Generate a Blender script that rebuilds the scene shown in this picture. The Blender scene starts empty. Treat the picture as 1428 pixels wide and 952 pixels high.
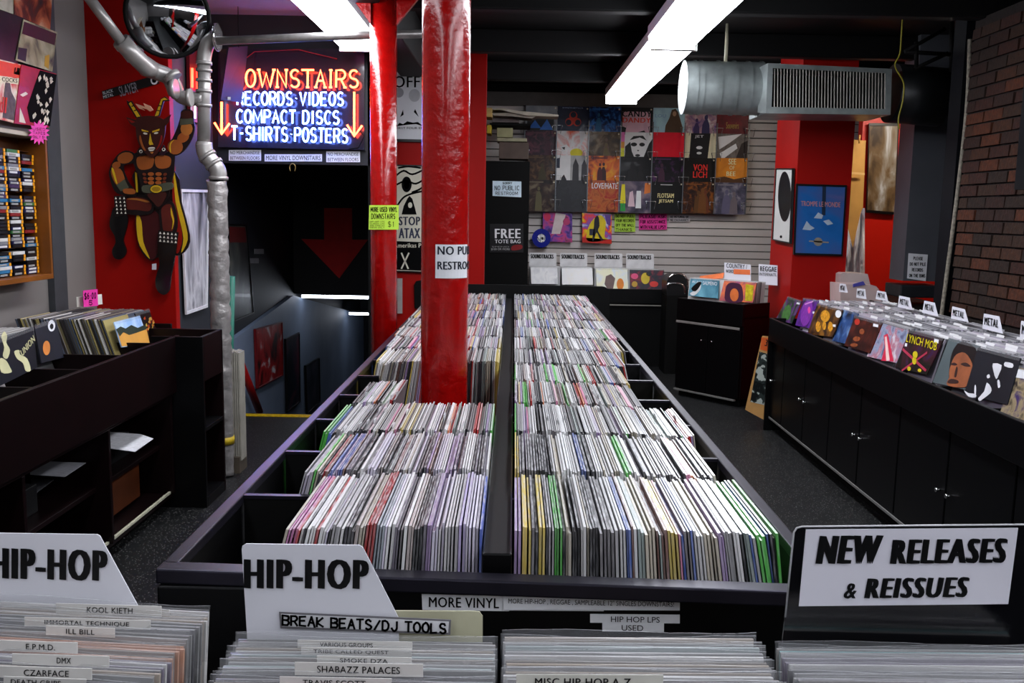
import bpy, bmesh, math, random
from mathutils import Vector, Matrix
R = random.Random(7)
S = bpy.context.scene
COL = bpy.context.collection
# ------------------------------------------------------------------ camera, world, exposure
F = 1300.0; CZ = 1.47; PITCH = math.atan(180 / F); ROLL = math.radians(1.0)
cd = bpy.data.cameras.new('camera'); cam = bpy.data.objects.new('camera', cd); COL.objects.link(cam)
cd.sensor_fit = 'HORIZONTAL'; cd.sensor_width = 36.0; cd.lens = 36.0 * F / 1428; cd.clip_start = 0.02
cam.matrix_world = Matrix.Translation((0, 0, CZ)) @ Matrix.Rotation(math.pi / 2 - PITCH, 4, 'X') @ Matrix.Rotation(ROLL, 4, 'Z')
S.camera = cam
w = bpy.data.worlds.new('world'); S.world = w; w.use_nodes = True
w.node_tree.nodes['Background'].inputs[0].default_value = (0.5, 0.55, 0.7, 1)
w.node_tree.nodes['Background'].inputs[1].default_value = 0.02
S.view_settings.view_transform = 'Standard'; S.view_settings.look = 'None'
S.view_settings.gamma = 1; S.view_settings.use_curve_mapping = False
S.view_settings.exposure = 0.4
TUBE = 17.0                       # strength of the fluorescent diffusers
# ------------------------------------------------------------------ picture point -> place on a real plane
def ray(px, py):
    a, b = px - 714, 476 - py
    c, s = math.cos(ROLL), math.sin(ROLL)
    u, v = a * c - b * s, a * s + b * c
    cp, sp = math.cos(PITCH), math.sin(PITCH)
    return Vector((u / F, cp + v / F * sp, -sp + v / F * cp))
def hit(px, py, p0, n):
    d = ray(px, py); o = Vector((0, 0, CZ)); n = Vector(n)
    return o + d * ((Vector(p0) - o).dot(n) / d.dot(n))
class PL:                        # a plane with its normal towards the viewer
    def __init__(s, p, n): s.p = Vector(p); s.n = Vector(n).normalized()
    def __call__(s, x, y): return hit(x, y, s.p, s.n)
    def off(s, d): return PL(s.p + s.n * d, s.n)
def PY(y): return PL((0, y, 0), (0, -1, 0))
def PX(x): return PL((x, 0, 0), (-1 if x > 0 else 1, 0, 0))
def PZ(z): return PL((0, 0, z), (0, 0, 1 if z < CZ else -1))
# ------------------------------------------------------------------ materials
def lin(h):
    if isinstance(h, tuple): return (*h[:3], 1)
    h = h.lstrip('#'); r = [int(h[i:i + 2], 16) / 255 for i in (0, 2, 4)]
    return (*[((c + .055) / 1.055) ** 2.4 if c > .04045 else c / 12.92 for c in r], 1)
MC = {}
def node(nt, t, **k):
    n = nt.nodes.new(t)
    for a, b in k.items(): setattr(n, a, b)
    return n
def mat(col, rough=.5, metal=0, vary=.12, scale=12, bump=0, coat=0, alpha=1, spec=.35, trans=0):
    key = (col, rough, metal, vary, scale, bump, coat, alpha, spec, trans)
    if key in MC: return MC[key]
    m = bpy.data.materials.new('paint_' + str(len(MC))); m.use_nodes = True; nt = m.node_tree; b = nt.nodes['Principled BSDF']
    c = lin(col)
    b.inputs['Roughness'].default_value = rough; b.inputs['Metallic'].default_value = metal
    b.inputs['Coat Weight'].default_value = coat; b.inputs['Coat Roughness'].default_value = .12
    b.inputs['Specular IOR Level'].default_value = spec
    b.inputs['Alpha'].default_value = alpha; b.inputs['Transmission Weight'].default_value = trans
    tc = node(nt, 'ShaderNodeTexCoord'); nz = node(nt, 'ShaderNodeTexNoise')
    nz.inputs['Scale'].default_value = scale; nz.inputs['Detail'].default_value = 5
    nt.links.new(tc.outputs['Object'], nz.inputs['Vector'])
    rp = node(nt, 'ShaderNodeValToRGB'); e = rp.color_ramp.elements
    e[0].position = .3; e[1].position = .7
    e[0].color = tuple(x * (1 - vary) for x in c[:3]) + (1,); e[1].color = tuple(min(1, x * (1 + vary)) for x in c[:3]) + (1,)
    nt.links.new(nz.outputs['Fac'], rp.inputs['Fac']); nt.links.new(rp.outputs['Color'], b.inputs['Base Color'])
    if bump:
        bp = node(nt, 'ShaderNodeBump'); bp.inputs['Strength'].default_value = bump; bp.inputs['Distance'].default_value = .01
        nt.links.new(nz.outputs['Fac'], bp.inputs['Height']); nt.links.new(bp.outputs['Normal'], b.inputs['Normal'])
    MC[key] = m; return m
def emit(col, st):
    key = ('e', col, st)
    if key in MC: return MC[key]
    m = bpy.data.materials.new('glow_' + str(len(MC))); m.use_nodes = True; b = m.node_tree.nodes['Principled BSDF']
    b.inputs['Base Color'].default_value = lin(col); b.inputs['Emission Color'].default_value = lin(col); b.inputs['Emission Strength'].default_value = st
    MC[key] = m; return m
GAIN = [1.0]
def art(cols, scale=9, seed=0, hard=False, rough=.4, stretch=(1, 1, 1), dist=.6):
    """printed picture: blotches of the cover's own colours"""
    key = ('a', tuple(cols), scale, seed, hard, rough, stretch, dist, GAIN[0])
    if key in MC: return MC[key]
    m = bpy.data.materials.new('print_' + str(len(MC))); m.use_nodes = True; nt = m.node_tree; b = nt.nodes['Principled BSDF']
    b.inputs['Roughness'].default_value = rough; b.inputs['Coat Weight'].default_value = .03; b.inputs['Specular IOR Level'].default_value = .25
    tc = node(nt, 'ShaderNodeTexCoord'); mp = node(nt, 'ShaderNodeMapping'); nz = node(nt, 'ShaderNodeTexNoise')
    mp.inputs['Scale'].default_value = stretch; mp.inputs['Location'].default_value = (seed * 3.7, seed * 1.3, seed * 2.1)
    nz.inputs['Scale'].default_value = scale; nz.inputs['Detail'].default_value = 6; nz.inputs['Distortion'].default_value = dist
    nt.links.new(tc.outputs['Object'], mp.inputs['Vector']); nt.links.new(mp.outputs['Vector'], nz.inputs['Vector'])
    rp = node(nt, 'ShaderNodeValToRGB'); rp.color_ramp.interpolation = 'CONSTANT' if hard else 'LINEAR'
    n = len(cols); e = rp.color_ramp.elements
    for i, c in enumerate(cols):
        p = .33 + .34 * i / max(1, n - 1)
        if hard: p = 0 if i == 0 else .36 + .28 * i / n
        if i < 2: el = e[i]; el.position = p
        else: el = e.new(p)
        el.color = tuple(min(.85, v * GAIN[0]) for v in lin(c)[:3]) + (1,)
    nt.links.new(nz.outputs['Fac'], rp.inputs['Fac']); nt.links.new(rp.outputs['Color'], b.inputs['Base Color'])
    MC[key] = m; return m
# named materials
BLACK = mat('#030304', .4, vary=.25, scale=20, spec=.2); BLACKR = mat('#0b0203', .4, vary=.3, scale=8, spec=.2)
BLK = mat('#030303', .7, spec=.15); WHITE = mat('#e8e8ea', .5, vary=.04); PAPER = mat('#d9dade', .6, vary=.05, scale=30)
INK = mat('#030304', .8, vary=0, spec=.1); REDP = mat('#a80d06', .38, vary=.1, scale=3, bump=.05); REDW = mat('#9c0b05', .5, vary=.1, scale=2, spec=.15)
REDG = mat('#980605', .22, vary=.15, scale=28, bump=.6, coat=.5)
STEEL = mat('#8f9796', .38, .45, vary=.3, scale=7, bump=.08); CHROME = mat('#d8d8d8', .15, 1, vary=.05)
PIPEM = mat('#8c8986', .34, .4, vary=.12, scale=18, bump=.06)
def attr_mat():
    m = bpy.data.materials.new('packed_sleeves'); m.use_nodes = True; nt = m.node_tree; b = nt.nodes['Principled BSDF']
    a = node(nt, 'ShaderNodeAttribute', attribute_name='tint'); nt.links.new(a.outputs['Color'], b.inputs['Base Color'])
    b.inputs['Roughness'].default_value = .38; b.inputs['Coat Weight'].default_value = .5; b.inputs['Coat Roughness'].default_value = .15
    return m
ATTR = attr_mat()
def objcol(name, mixw, rough):
    m = bpy.data.materials.new(name); m.use_nodes = True; nt = m.node_tree; b = nt.nodes['Principled BSDF']
    oi = node(nt, 'ShaderNodeObjectInfo'); tc = node(nt, 'ShaderNodeTexCoord'); nz = node(nt, 'ShaderNodeTexNoise')
    mp = node(nt, 'ShaderNodeMapping'); mp.inputs['Scale'].default_value = (1, 26, 26)
    ad = node(nt, 'ShaderNodeVectorMath', operation='ADD'); sc = node(nt, 'ShaderNodeCombineXYZ'); mu = node(nt, 'ShaderNodeMath', operation='MULTIPLY')
    mu.inputs[1].default_value = 50; nt.links.new(oi.outputs['Random'], mu.inputs[0]); nt.links.new(mu.outputs[0], sc.inputs[1])
    nt.links.new(tc.outputs['Object'], ad.inputs[0]); nt.links.new(sc.outputs[0], ad.inputs[1]); nt.links.new(ad.outputs[0], mp.inputs['Vector'])
    nt.links.new(mp.outputs[0], nz.inputs['Vector']); nz.inputs['Scale'].default_value = 1.2; nz.inputs['Detail'].default_value = 4
    mx = node(nt, 'ShaderNodeMix', data_type='RGBA'); mx.inputs['B'].default_value = (.62, .61, .63, 1)
    mr = node(nt, 'ShaderNodeMapRange'); mr.inputs[1].default_value = .4; mr.inputs[2].default_value = .65; mr.inputs[3].default_value = 0; mr.inputs[4].default_value = mixw
    nt.links.new(nz.outputs['Fac'], mr.inputs[0]); nt.links.new(mr.outputs[0], mx.inputs['Factor'])
    nt.links.new(oi.outputs['Color'], mx.inputs['A']); nt.links.new(mx.outputs['Result'], b.inputs['Base Color'])
    b.inputs['Roughness'].default_value = rough; b.inputs['Coat Weight'].default_value = .5; b.inputs['Coat Roughness'].default_value = .12
    return m
TOPM = objcol('sleeve_top_edge', .75, .35); SPINEM = objcol('sleeve_spine', .25, .4)
PLASTIC = mat('#a8a9ac', .15, vary=.1, alpha=.17, coat=.3, bump=.3, scale=30)
# ------------------------------------------------------------------ mesh builder
ORG = {}
def prop(o, label=None, cat=None, group=None, kind=None):
    if label: o['label'] = label
    if cat: o['category'] = cat
    if group: o['group'] = group
    if kind: o['kind'] = kind
    return o
def thing(name, label, cat, loc, group=None):
    o = bpy.data.objects.new(name, None); COL.objects.link(o); o.location = loc; o.empty_display_size = .05
    ORG[o.name] = Vector(loc); return prop(o, label, cat, group)
class G:
    def __init__(s): s.v = []; s.f = []; s.m = []; s.sm = []; s.ml = []; s.col = []; s.tint = None
    def mi(s, m):
        if m not in s.ml: s.ml.append(m)
        return s.ml.index(m)
    def face(s, idx, m, smooth=False):
        s.f.append(tuple(idx)); s.m.append(s.mi(m)); s.sm.append(smooth); s.col.append(s.tint)
    def add(s, vs):
        b = len(s.v); s.v += [Vector(x) for x in vs]; return b
    def hexa(s, p, m):           # 8 points: bottom loop, top loop
        b = s.add(p)
        for q in ((3, 2, 1, 0), (4, 5, 6, 7), (0, 1, 5, 4), (1, 2, 6, 5), (2, 3, 7, 6), (3, 0, 4, 7)): s.face([b + i for i in q], m)
        return s
    def box(s, x0, y0, z0, x1, y1, z1, m):
        x0, x1 = sorted((x0, x1)); y0, y1 = sorted((y0, y1)); z0, z1 = sorted((z0, z1))
        return s.hexa([(x0, y0, z0), (x1, y0, z0), (x1, y1, z0), (x0, y1, z0), (x0, y0, z1), (x1, y0, z1), (x1, y1, z1), (x0, y1, z1)], m)
    def plate(s, pts, n, t, m, back=None):   # outline facing n, thickness t behind it
        pts = [Vector(p) for p in pts]; n = Vector(n).normalized(); k = len(pts)
        nn = Vector((0, 0, 0))
        for i in range(k): nn += (pts[i]).cross(pts[(i + 1) % k])
        if nn.dot(n) < 0: pts.reverse()
        b = s.add(pts); c = s.add([p - n * t for p in pts])
        s.face(range(b, b + k), m)
        s.face(range(c + k - 1, c - 1, -1), back or m)
        for i in range(k): s.face((b + i, c + i, c + (i + 1) % k, b + (i + 1) % k), back or m)
        return s
    def tube(s, path, r, m, n=12, cap=True, closed=False):
        path = [Vector(p) for p in path]; L = len(path); rs = r if isinstance(r, (list, tuple)) else [r] * L
        up = None; rings = []
        for i, p in enumerate(path):
            a = path[(i - 1) % L] if (i > 0 or closed) else p; c = path[(i + 1) % L] if (i < L - 1 or closed) else p
            t = (c - a).normalized()
            if up is None: up = Vector((0, 0, 1)) if abs(t.z) < .9 else Vector((1, 0, 0))
            x = t.cross(up)
            if x.length < 1e-4: x = t.cross(Vector((0, 1, 0)))
            x.normalize(); y = x.cross(t).normalized(); up = y
            rings.append(s.add([p + (x * math.cos(2 * math.pi * j / n) + y * math.sin(2 * math.pi * j / n)) * rs[i] for j in range(n)]))
        for i in range(L if closed else L - 1):
            A, B = rings[i], rings[(i + 1) % L]
            for j in range(n): s.face((A + j, A + (j + 1) % n, B + (j + 1) % n, B + j), m, True)
        if cap and not closed:
            s.face([rings[0] + j for j in range(n - 1, -1, -1)], m); s.face([rings[-1] + j for j in range(n)], m)
        return s
    def ribbon(s, pts, n, wd, m):
        n = Vector(n)
        for a, b in zip(pts, pts[1:]):
            a, b = Vector(a), Vector(b); d = b - a
            if d.length < 1e-6: continue
            d.normalize(); q = n.cross(d).normalized() * wd / 2; e = d * wd * .35
            i = s.add([a - q - e, b - q + e, b + q + e, a + q - e]); s.face((i, i + 1, i + 2, i + 3), m)
        return s
    def build(s, name, parent=None, label=None, cat=None, group=None, kind=None, bevel=0, mesh_only=False, loc=None):
        me = bpy.data.meshes.new(name)
        if loc is not None: org = Vector(loc)
        elif parent is not None: org = ORG[parent.name]
        else:
            xs = [v.x for v in s.v]; ys = [v.y for v in s.v]; zs = [v.z for v in s.v]
            org = Vector(((min(xs) + max(xs)) / 2, (min(ys) + max(ys)) / 2, min(zs)))
        me.from_pydata([v - org for v in s.v], [], s.f)
        for m in s.ml: me.materials.append(m)
        me.polygons.foreach_set('material_index', s.m); me.polygons.foreach_set('use_smooth', s.sm)
        if any(c is not None for c in s.col):
            at = me.color_attributes.new('tint', 'FLOAT_COLOR', 'CORNER'); data = []
            for p, c in zip(s.f, s.col): data += list(c or (.5, .5, .5, 1)) * len(p)
            at.data.foreach_set('color', data)
        me.update()
        if mesh_only: return me
        o = bpy.data.objects.new(name, me); COL.objects.link(o)
        if parent is not None: o.parent = parent; ORG[o.name] = org
        else: o.location = org; ORG[o.name] = org
        if bevel:
            bv = o.modifiers.new('bevel', 'BEVEL'); bv.width = bevel; bv.segments = 2; bv.limit_method = 'ANGLE'
        return prop(o, label, cat, group, kind)
def dup(root, loc, parent=None, **kw):
    r = root.copy(); COL.objects.link(r); r.parent = parent; r.location = loc
    for ch in list(root.children):
        c = ch.copy(); COL.objects.link(c); c.parent = r
        for g in list(ch.children):
            d = g.copy(); COL.objects.link(d); d.parent = c
    ORG[r.name] = Vector(loc); prop(r, **kw); return r
def rect(pl, x0, y0, x1, y1): return [pl(x0, y0), pl(x1, y0), pl(x1, y1), pl(x0, y1)]
def quad(pl, *c): return [pl(*p) for p in c]
def smooth(pts, k=4, closed=True):
    out = []; n = len(pts)
    rng = range(n) if closed else range(n - 1)
    for i in rng:
        g = lambda j: pts[j % n] if closed else pts[max(0, min(n - 1, j))]
        p0, p1, p2, p3 = g(i - 1), g(i), g(i + 1), g(i + 2)
        for j in range(k):
            t = j / k
            out.append(tuple(.5 * (2 * b + (c - a) * t + (2 * a - 5 * b + 4 * c - d) * t * t + (3 * b - a - 3 * c + d) * t ** 3) for a, b, c, d in zip(p0, p1, p2, p3)))
    if not closed: out.append(tuple(pts[-1]))
    return out
def ell(cx, cy, rx, ry, n=20, rot=0):
    c, s = math.cos(rot), math.sin(rot)
    return [(cx + rx * math.cos(t) * c - ry * math.sin(t) * s, cy + rx * math.cos(t) * s + ry * math.sin(t) * c) for t in [2 * math.pi * i / n for i in range(n)]]
# ------------------------------------------------------------------ lettering
TC = {}
def textmesh(txt, bold=0.0, shear=0):
    k = (txt, bold, shear)
    if k in TC: return TC[k]
    cu = bpy.data.curves.new('lettering', 'FONT'); cu.body = txt; cu.offset = 0; cu.shear = shear; cu.resolution_u = 3; cu.align_x = 'LEFT'
    if bold: cu.space_character = 1 + bold * 2.2
    ob = bpy.data.objects.new('lettering', cu); me = bpy.data.meshes.new_from_object(ob)
    vs = [(v.co.x, v.co.y) for v in me.vertices]; fs = [tuple(p.vertices) for p in me.polygons]
    bpy.data.objects.remove(ob); bpy.data.curves.remove(cu); bpy.data.meshes.remove(me)
    x0 = min(v[0] for v in vs); x1 = max(v[0] for v in vs); y0 = min(v[1] for v in vs); y1 = max(v[1] for v in vs)
    TC[k] = ([((x - x0) / (x1 - x0), (y - y0) / (y1 - y0)) for x, y in vs], fs); return TC[k]
def text(g, txt, tl, tr, bl, m, bold=0.0, shear=0):
    """lettering stretched over the parallelogram tl-tr-bl"""
    tl, tr, bl = Vector(tl), Vector(tr), Vector(bl); ex = tr - tl; ey = tl - bl
    vs, fs = textmesh(txt, bold, shear); k = bold * ey.length / ex.length * .75
    nz = ex.cross(ey).normalized() * min(.0006, ey.length * .02)
    for q in ((0,) if not bold else (-1, -.33, .33, 1)):
        b = g.add([bl + ex * (x * (1 - 2 * k) + k + q * k) + ey * y + nz * (q + 1) for x, y in vs])
        for f in fs: g.face([b + i for i in f], m)
def ptext(g, txt, pl, x0, y0, x1, y1, m, bold=0.0, dy=0, shear=0):
    """lettering over a box of the photo; dy = drop of the right end"""
    text(g, txt, pl(x0, y0), pl(x1, y0 + dy), pl(x0, y1), m, bold, shear)
def arc(cx, cy, rx, ry, a0, a1, n=8):
    return [(cx + rx * math.cos(math.radians(a0 + (a1 - a0) * i / n)), cy + ry * math.sin(math.radians(a0 + (a1 - a0) * i / n))) for i in range(n + 1)]
SF = {'A': [[(0, 0), (.5, 1), (1, 0)], [(.2, .38), (.8, .38)]], 'B': [[(0, 0), (0, 1), (.6, 1)] + arc(.6, .76, .35, .24, 90, -90) + [(0, .52)], [(.6, .52)] + arc(.62, .26, .38, .26, 90, -90) + [(0, 0)]],
 'C': [arc(.55, .5, .5, .5, 45, 315, 12)], 'D': [[(0, 0), (0, 1), (.4, 1)] + arc(.4, .5, .55, .5, 90, -90, 10) + [(0, 0)]],
 'E': [[(.9, 1), (0, 1), (0, 0), (.9, 0)], [(0, .52), (.75, .52)]], 'F': [[(.9, 1), (0, 1), (0, 0)], [(0, .52), (.75, .52)]],
 'G': [arc(.55, .5, .5, .5, 45, 360, 12) + [(.6, .5)]], 'H': [[(0, 0), (0, 1)], [(1, 0), (1, 1)], [(0, .5), (1, .5)]], 'I': [[(.5, 0), (.5, 1)]],
 'J': [[(.9, 1), (.9, .3)] + arc(.5, .28, .4, .28, 0, -170)], 'K': [[(0, 0), (0, 1)], [(.9, 1), (0, .45), (.95, 0)]], 'L': [[(0, 1), (0, 0), (.85, 0)]],
 'M': [[(0, 0), (.08, 1), (.5, .2), (.92, 1), (1, 0)]], 'N': [[(0, 0), (0, 1), (.95, 0), (.95, 1)]], 'O': [arc(.5, .5, .5, .5, 90, 450, 16)],
 'P': [[(0, 0), (0, 1), (.55, 1)] + arc(.55, .74, .4, .26, 90, -90) + [(0, .48)]], 'Q': [arc(.5, .5, .5, .5, 90, 450, 16), [(.6, .3), (1, 0)]],
 'R': [[(0, 0), (0, 1), (.55, 1)] + arc(.55, .74, .4, .26, 90, -90) + [(0, .48)], [(.5, .48), (.95, 0)]],
 'S': [arc(.5, .75, .42, .25, 35, 250, 9) + arc(.5, .25, .45, .25, 80, -150, 9)], 'T': [[(0, 1), (1, 1)], [(.5, 1), (.5, 0)]],
 'U': [[(0, 1), (0, .35)] + arc(.5, .35, .5, .35, 180, 360) + [(1, 1)]], 'V': [[(0, 1), (.5, 0), (1, 1)]], 'W': [[(0, 1), (.25, 0), (.5, .8), (.75, 0), (1, 1)]],
 'X': [[(0, 0), (1, 1)], [(0, 1), (1, 0)]], 'Y': [[(0, 1), (.5, .5), (1, 1)], [(.5, .5), (.5, 0)]], 'Z': [[(0, 1), (1, 1), (0, 0), (1, 0)]],
 '/': [[(.1, 0), (.9, 1)]], '-': [[(.2, .5), (.8, .5)]], '.': [[(.45, .5), (.55, .56)]], '$': [arc(.5, .75, .42, .25, 35, 250, 9) + arc(.5, .25, .45, .25, 80, -150, 9), [(.5, 1.1), (.5, -.1)]],
 '1': [[(.3, .8), (.5, 1), (.5, 0)]], '5': [[(.9, 1), (.1, 1), (.1, .55)] + arc(.5, .3, .4, .3, 110, -150)], '?': [arc(.5, .75, .4, .25, 170, -60) + [(.5, .25)], [(.5, .05), (.5, 0)]], '!': [[(.5, 1), (.5, .3)], [(.5, .05), (.5, 0)]],
 '6': [arc(.5, .3, .42, .3, 90, 450, 12), [(.08, .35), (.2, .8), (.7, 1)]], '0': [arc(.5, .5, .4, .5, 90, 450, 14)]}
def strokes(txt, gap=.35, widths=None):
    out = []; x = 0
    for ch in txt:
        if ch == ' ': x += .7; continue
        wd = {'I': .35, '.': .45, '-': .6, '1': .5, 'M': 1.15, 'W': 1.3}.get(ch, .8)
        for st in SF.get(ch, []): out.append([(x + p[0] * wd, p[1]) for p in st])
        x += wd + gap
    L = x - gap
    return [[(a / L, b) for a, b in st] for st in out]
def hand(g, txt, pl, x0, y0, x1, y1, m, wd, dy=0, jit=.0):
    tl, tr, bl = pl(x0, y0), pl(x1, y0 + dy), pl(x0, y1); ex = tr - tl; ey = tl - bl
    for st in strokes(txt): g.ribbon([bl + ex * (a + R.uniform(-jit, jit) * .1) + ey * (b + R.uniform(-jit, jit)) for a, b in st], pl.n, wd, m)
def ordinal(n):
    one = 'first second third fourth fifth sixth seventh eighth ninth tenth eleventh twelfth thirteenth fourteenth fifteenth sixteenth seventeenth eighteenth nineteenth'.split()
    tens = {2: 'twenty', 3: 'thirty', 4: 'forty', 5: 'fifty', 6: 'sixty', 7: 'seventy', 8: 'eighty', 9: 'ninety'}
    if n < 20: return one[n - 1]
    t, u = divmod(n, 10)
    return tens[t][:-1] + 'ieth' if u == 0 else tens[t] + '-' + one[u - 1]
def struct(g, name, **k): return g.build(name, kind='structure', **k)
def floor_y(px, py): return PZ(0)(px, py)
# ================================================================== THE SETTING
CEIL = 2.75
fm = mat('#0e0f10', .45, vary=.3, scale=30)
nt = fm.node_tree; b_ = nt.nodes['Principled BSDF']
vo = node(nt, 'ShaderNodeTexVoronoi'); vo.inputs['Scale'].default_value = 85
tc_ = node(nt, 'ShaderNodeTexCoord'); nt.links.new(tc_.outputs['Object'], vo.inputs['Vector'])
mr_ = node(nt, 'ShaderNodeMapRange'); mr_.inputs[1].default_value = .05; mr_.inputs[2].default_value = .25; mr_.inputs[3].default_value = 1; mr_.inputs[4].default_value = 0
mx_ = node(nt, 'ShaderNodeMix', data_type='RGBA'); mx_.inputs['B'].default_value = (.3, .3, .28, 1)
old = b_.inputs['Base Color'].links[0].from_socket
nt.links.new(vo.outputs['Distance'], mr_.inputs[0]); nt.links.new(mr_.outputs[0], mx_.inputs['Factor']); nt.links.new(old, mx_.inputs['A']); nt.links.new(mx_.outputs['Result'], b_.inputs['Base Color'])
g = G(); g.plate([(-2.6, -2.5, 0), (4.2, -2.5, 0), (4.2, 9.7, 0), (-1.0, 9.7, 0), (-1.0, 6.6, 0), (-2.6, 6.6, 0)], (0, 0, 1), .12, fm); struct(g, 'floor')
BLKC = mat('#060607', .6, vary=.3, scale=2, bump=.3, spec=.25)
g = G(); g.box(-2.6, -2.5, CEIL, 4.2, 9.8, CEIL + .1, BLKC); struct(g, 'ceiling')
for i, y in enumerate((1.2, 2.6, 4.0, 5.4, 6.8, 8.2)):
    g = G(); g.box(-.78, y, CEIL - .16, 4.1, y + .1, CEIL, BLKC); struct(g, 'trim_%d' % (10 + i), bevel=.01)
g = G(); g.box(-.86, -2.4, CEIL - .3, -.66, 7.1, CEIL, BLKC); struct(g, 'trim_1', bevel=.01)
g = G(); g.box(-2.55, 4.6, CEIL - .06, -.86, 6.2, CEIL, mat('#74747e', .45, vary=.2, scale=1.5, bump=.2)); struct(g, 'trim_2')  # ceiling section coloured lighter so the neon glow shows on it
# walls
GREYW = mat('#78736f', .6, vary=.08, scale=2); DGREY = mat('#2c2e34', .6, vary=.1, scale=2); WSTAIR = mat('#76849a', .6, vary=.15, scale=2)
g = G(); g.box(-2.52, -2.5, 0, -2.42, 5.4, CEIL, GREYW); struct(g, 'wall_left')
g = G(); g.box(-2.42, 4.84, .9, -2.385, 4.98, CEIL, mat('#3a3c40', .6)); struct(g, 'trim_3')
g = G(); g.box(-2.52, 5.4, 0, -1.96, 5.46, CEIL, REDW); struct(g, 'wall_left_return')
g = G(); g.box(-2.04, 5.46, 0, -1.96, 6.16, CEIL, DGREY); struct(g, 'wall_left_panel')
g = G(); g.box(-2.6, -2.6, 0, 4.2, -2.5, CEIL, mat('#5a5654', .7)); struct(g, 'wall_front')
g = G(); g.box(4.1, -2.5, 0, 4.2, 9.7, CEIL, DGREY); struct(g, 'wall_right')
g = G(); g.box(-1.05, 9.66, 0, 4.2, 9.76, CEIL, BLK); struct(g, 'wall_back')
# slat wall, one object per slat
pb = bpy.data.objects['wall_back']
SLM = mat('#c8c1bd', .5, vary=.05, scale=3); z = .05; k = 0
sl = None
while z < 2.5:
    if sl is None:
        g = G(); x0, x1 = -.45, 3.7
        g.hexa([(x0, 9.63, 0), (x1, 9.63, 0), (x1, 9.66, 0), (x0, 9.66, 0), (x0, 9.63, .064), (x1, 9.63, .064), (x1, 9.66, .07), (x0, 9.66, .07)], SLM)
        sl = g.build('slat', loc=(0, 0, 0)); sl.parent = pb
    else:
        o = sl.copy(); COL.objects.link(o); o.parent = pb
        sl2 = o; 
    (sl if k == 0 else sl2).location = Vector((0, 0, z)) - pb.location
    z += .0762; k += 1
g = G(); g.box(-.45, 9.55, 2.53, 3.7, 9.66, 2.66, mat('#4c4846', .6)); struct(g, 'trim_4')
# brick wall, bricks as parts
BX = 2.6
g = G(); g.box(BX + .012, -2.5, 0, BX + .2, 5.52, 2.6, mat('#140c08', .9, vary=.4, scale=30, bump=.5)); bw = struct(g, 'wall_right_brick')
BM = [mat(c, .85, vary=.35, scale=40, bump=.6) for c in ('#2c1107', '#240f06', '#341908', '#291507', '#1f1007', '#421d08')]
bmeshes = []
for m in BM:
    g = G(); L, H, D = .2, .057, .03; e = .004
    g.hexa([(0, 0, 0), (0, L, 0), (D, L, 0), (D, 0, 0), (e, e, H), (e, L - e, H), (D, L, H), (D, 0, H)], m); bmeshes.append(g.build('brick', mesh_only=True, loc=(0, 0, 0)))
row = 0; z = .93; nb = 0
while z < 2.55:
    y = 5.52 - (.105 if row % 2 else .0)
    if row % 2: pass
    while y > 3.95:
        o = bpy.data.objects.new('brick', R.choice(bmeshes)); COL.objects.link(o); o.parent = bw
        o.location = Vector((BX - R.uniform(0, .007), y - .2, z)) - bw.location; nb += 1; y -= .2105
    if row % 2:
        o = bpy.data.objects.new('brick', R.choice(bmeshes)); COL.objects.link(o); o.parent = bw; o.scale = (1, .48, 1)
        o.location = Vector((BX - .002, 5.52 - .097, z)) - bw.location
    row += 1; z += .0677
g = G(); g.tube(smooth([(BX + .0, 5.55, 2.5), (BX + .02, 5.56, 2.1), (BX, 5.55, 1.6), (BX - .02, 5.55, 1.2), (BX - .04, 5.55, .8)], 4, False), .012, mat('#7a7468', .8, vary=.4, scale=60, bump=.8), 8); struct(g, 'trim_5')
# recess beyond the brick: dark post, red wall, grey chase
g = G(); g.box(2.60, 5.6, 0, 2.74, 5.75, CEIL, mat('#04050a', .6, spec=.15)); struct(g, 'trim_6')
g = G(); g.box(3.02, 8.3, 0, 4.1, 8.4, CEIL, mat('#c31705', .4, vary=.06, scale=2)); struct(g, 'wall_right_red')
g = G(); c0 = PY(6.75)(1266, 300).x; c1 = PY(6.75)(1316, 300).x
g.box(c0, 6.75, PY(6.75)(1290, 392).z, c1, 7.0, CEIL, mat('#4c4e54', .4, vary=.1, scale=4)); struct(g, 'trim_7')
g = G(); zz = PY(6.73)(1290, 398).z; g.box(c0 - .02, 6.73, zz - .09, c1 + .03, 7.02, zz, mat('#202226', .4)); struct(g, 'trim_8', bevel=.008)
# red box pillar
px0 = PY(7.0)(1108, 300).x; px1 = PY(7.0)(1184, 300).x
g = G(); g.box(px0, 7.0, 0, px1, 7.6, CEIL, REDW); struct(g, 'wall_pillar')
# red wall behind the columns + stair partition
ra = -.96; rb = PY(7.3)(676, 300).x
g = G(); g.box(ra, 7.3, 0, rb, 7.42, CEIL, REDW); struct(g, 'wall_centre_red')
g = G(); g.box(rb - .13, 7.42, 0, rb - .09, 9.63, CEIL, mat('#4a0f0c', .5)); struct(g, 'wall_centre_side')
g = G(); g.box(ra, 7.42, -2.2, ra + .06, 11.0, CEIL, BLK); struct(g, 'wall_stair_right')
g = G(); g.box(ra - .0, 6.18, 0, ra + .05, 7.3, CEIL, BLK); struct(g, 'wall_stair_reveal')
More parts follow.
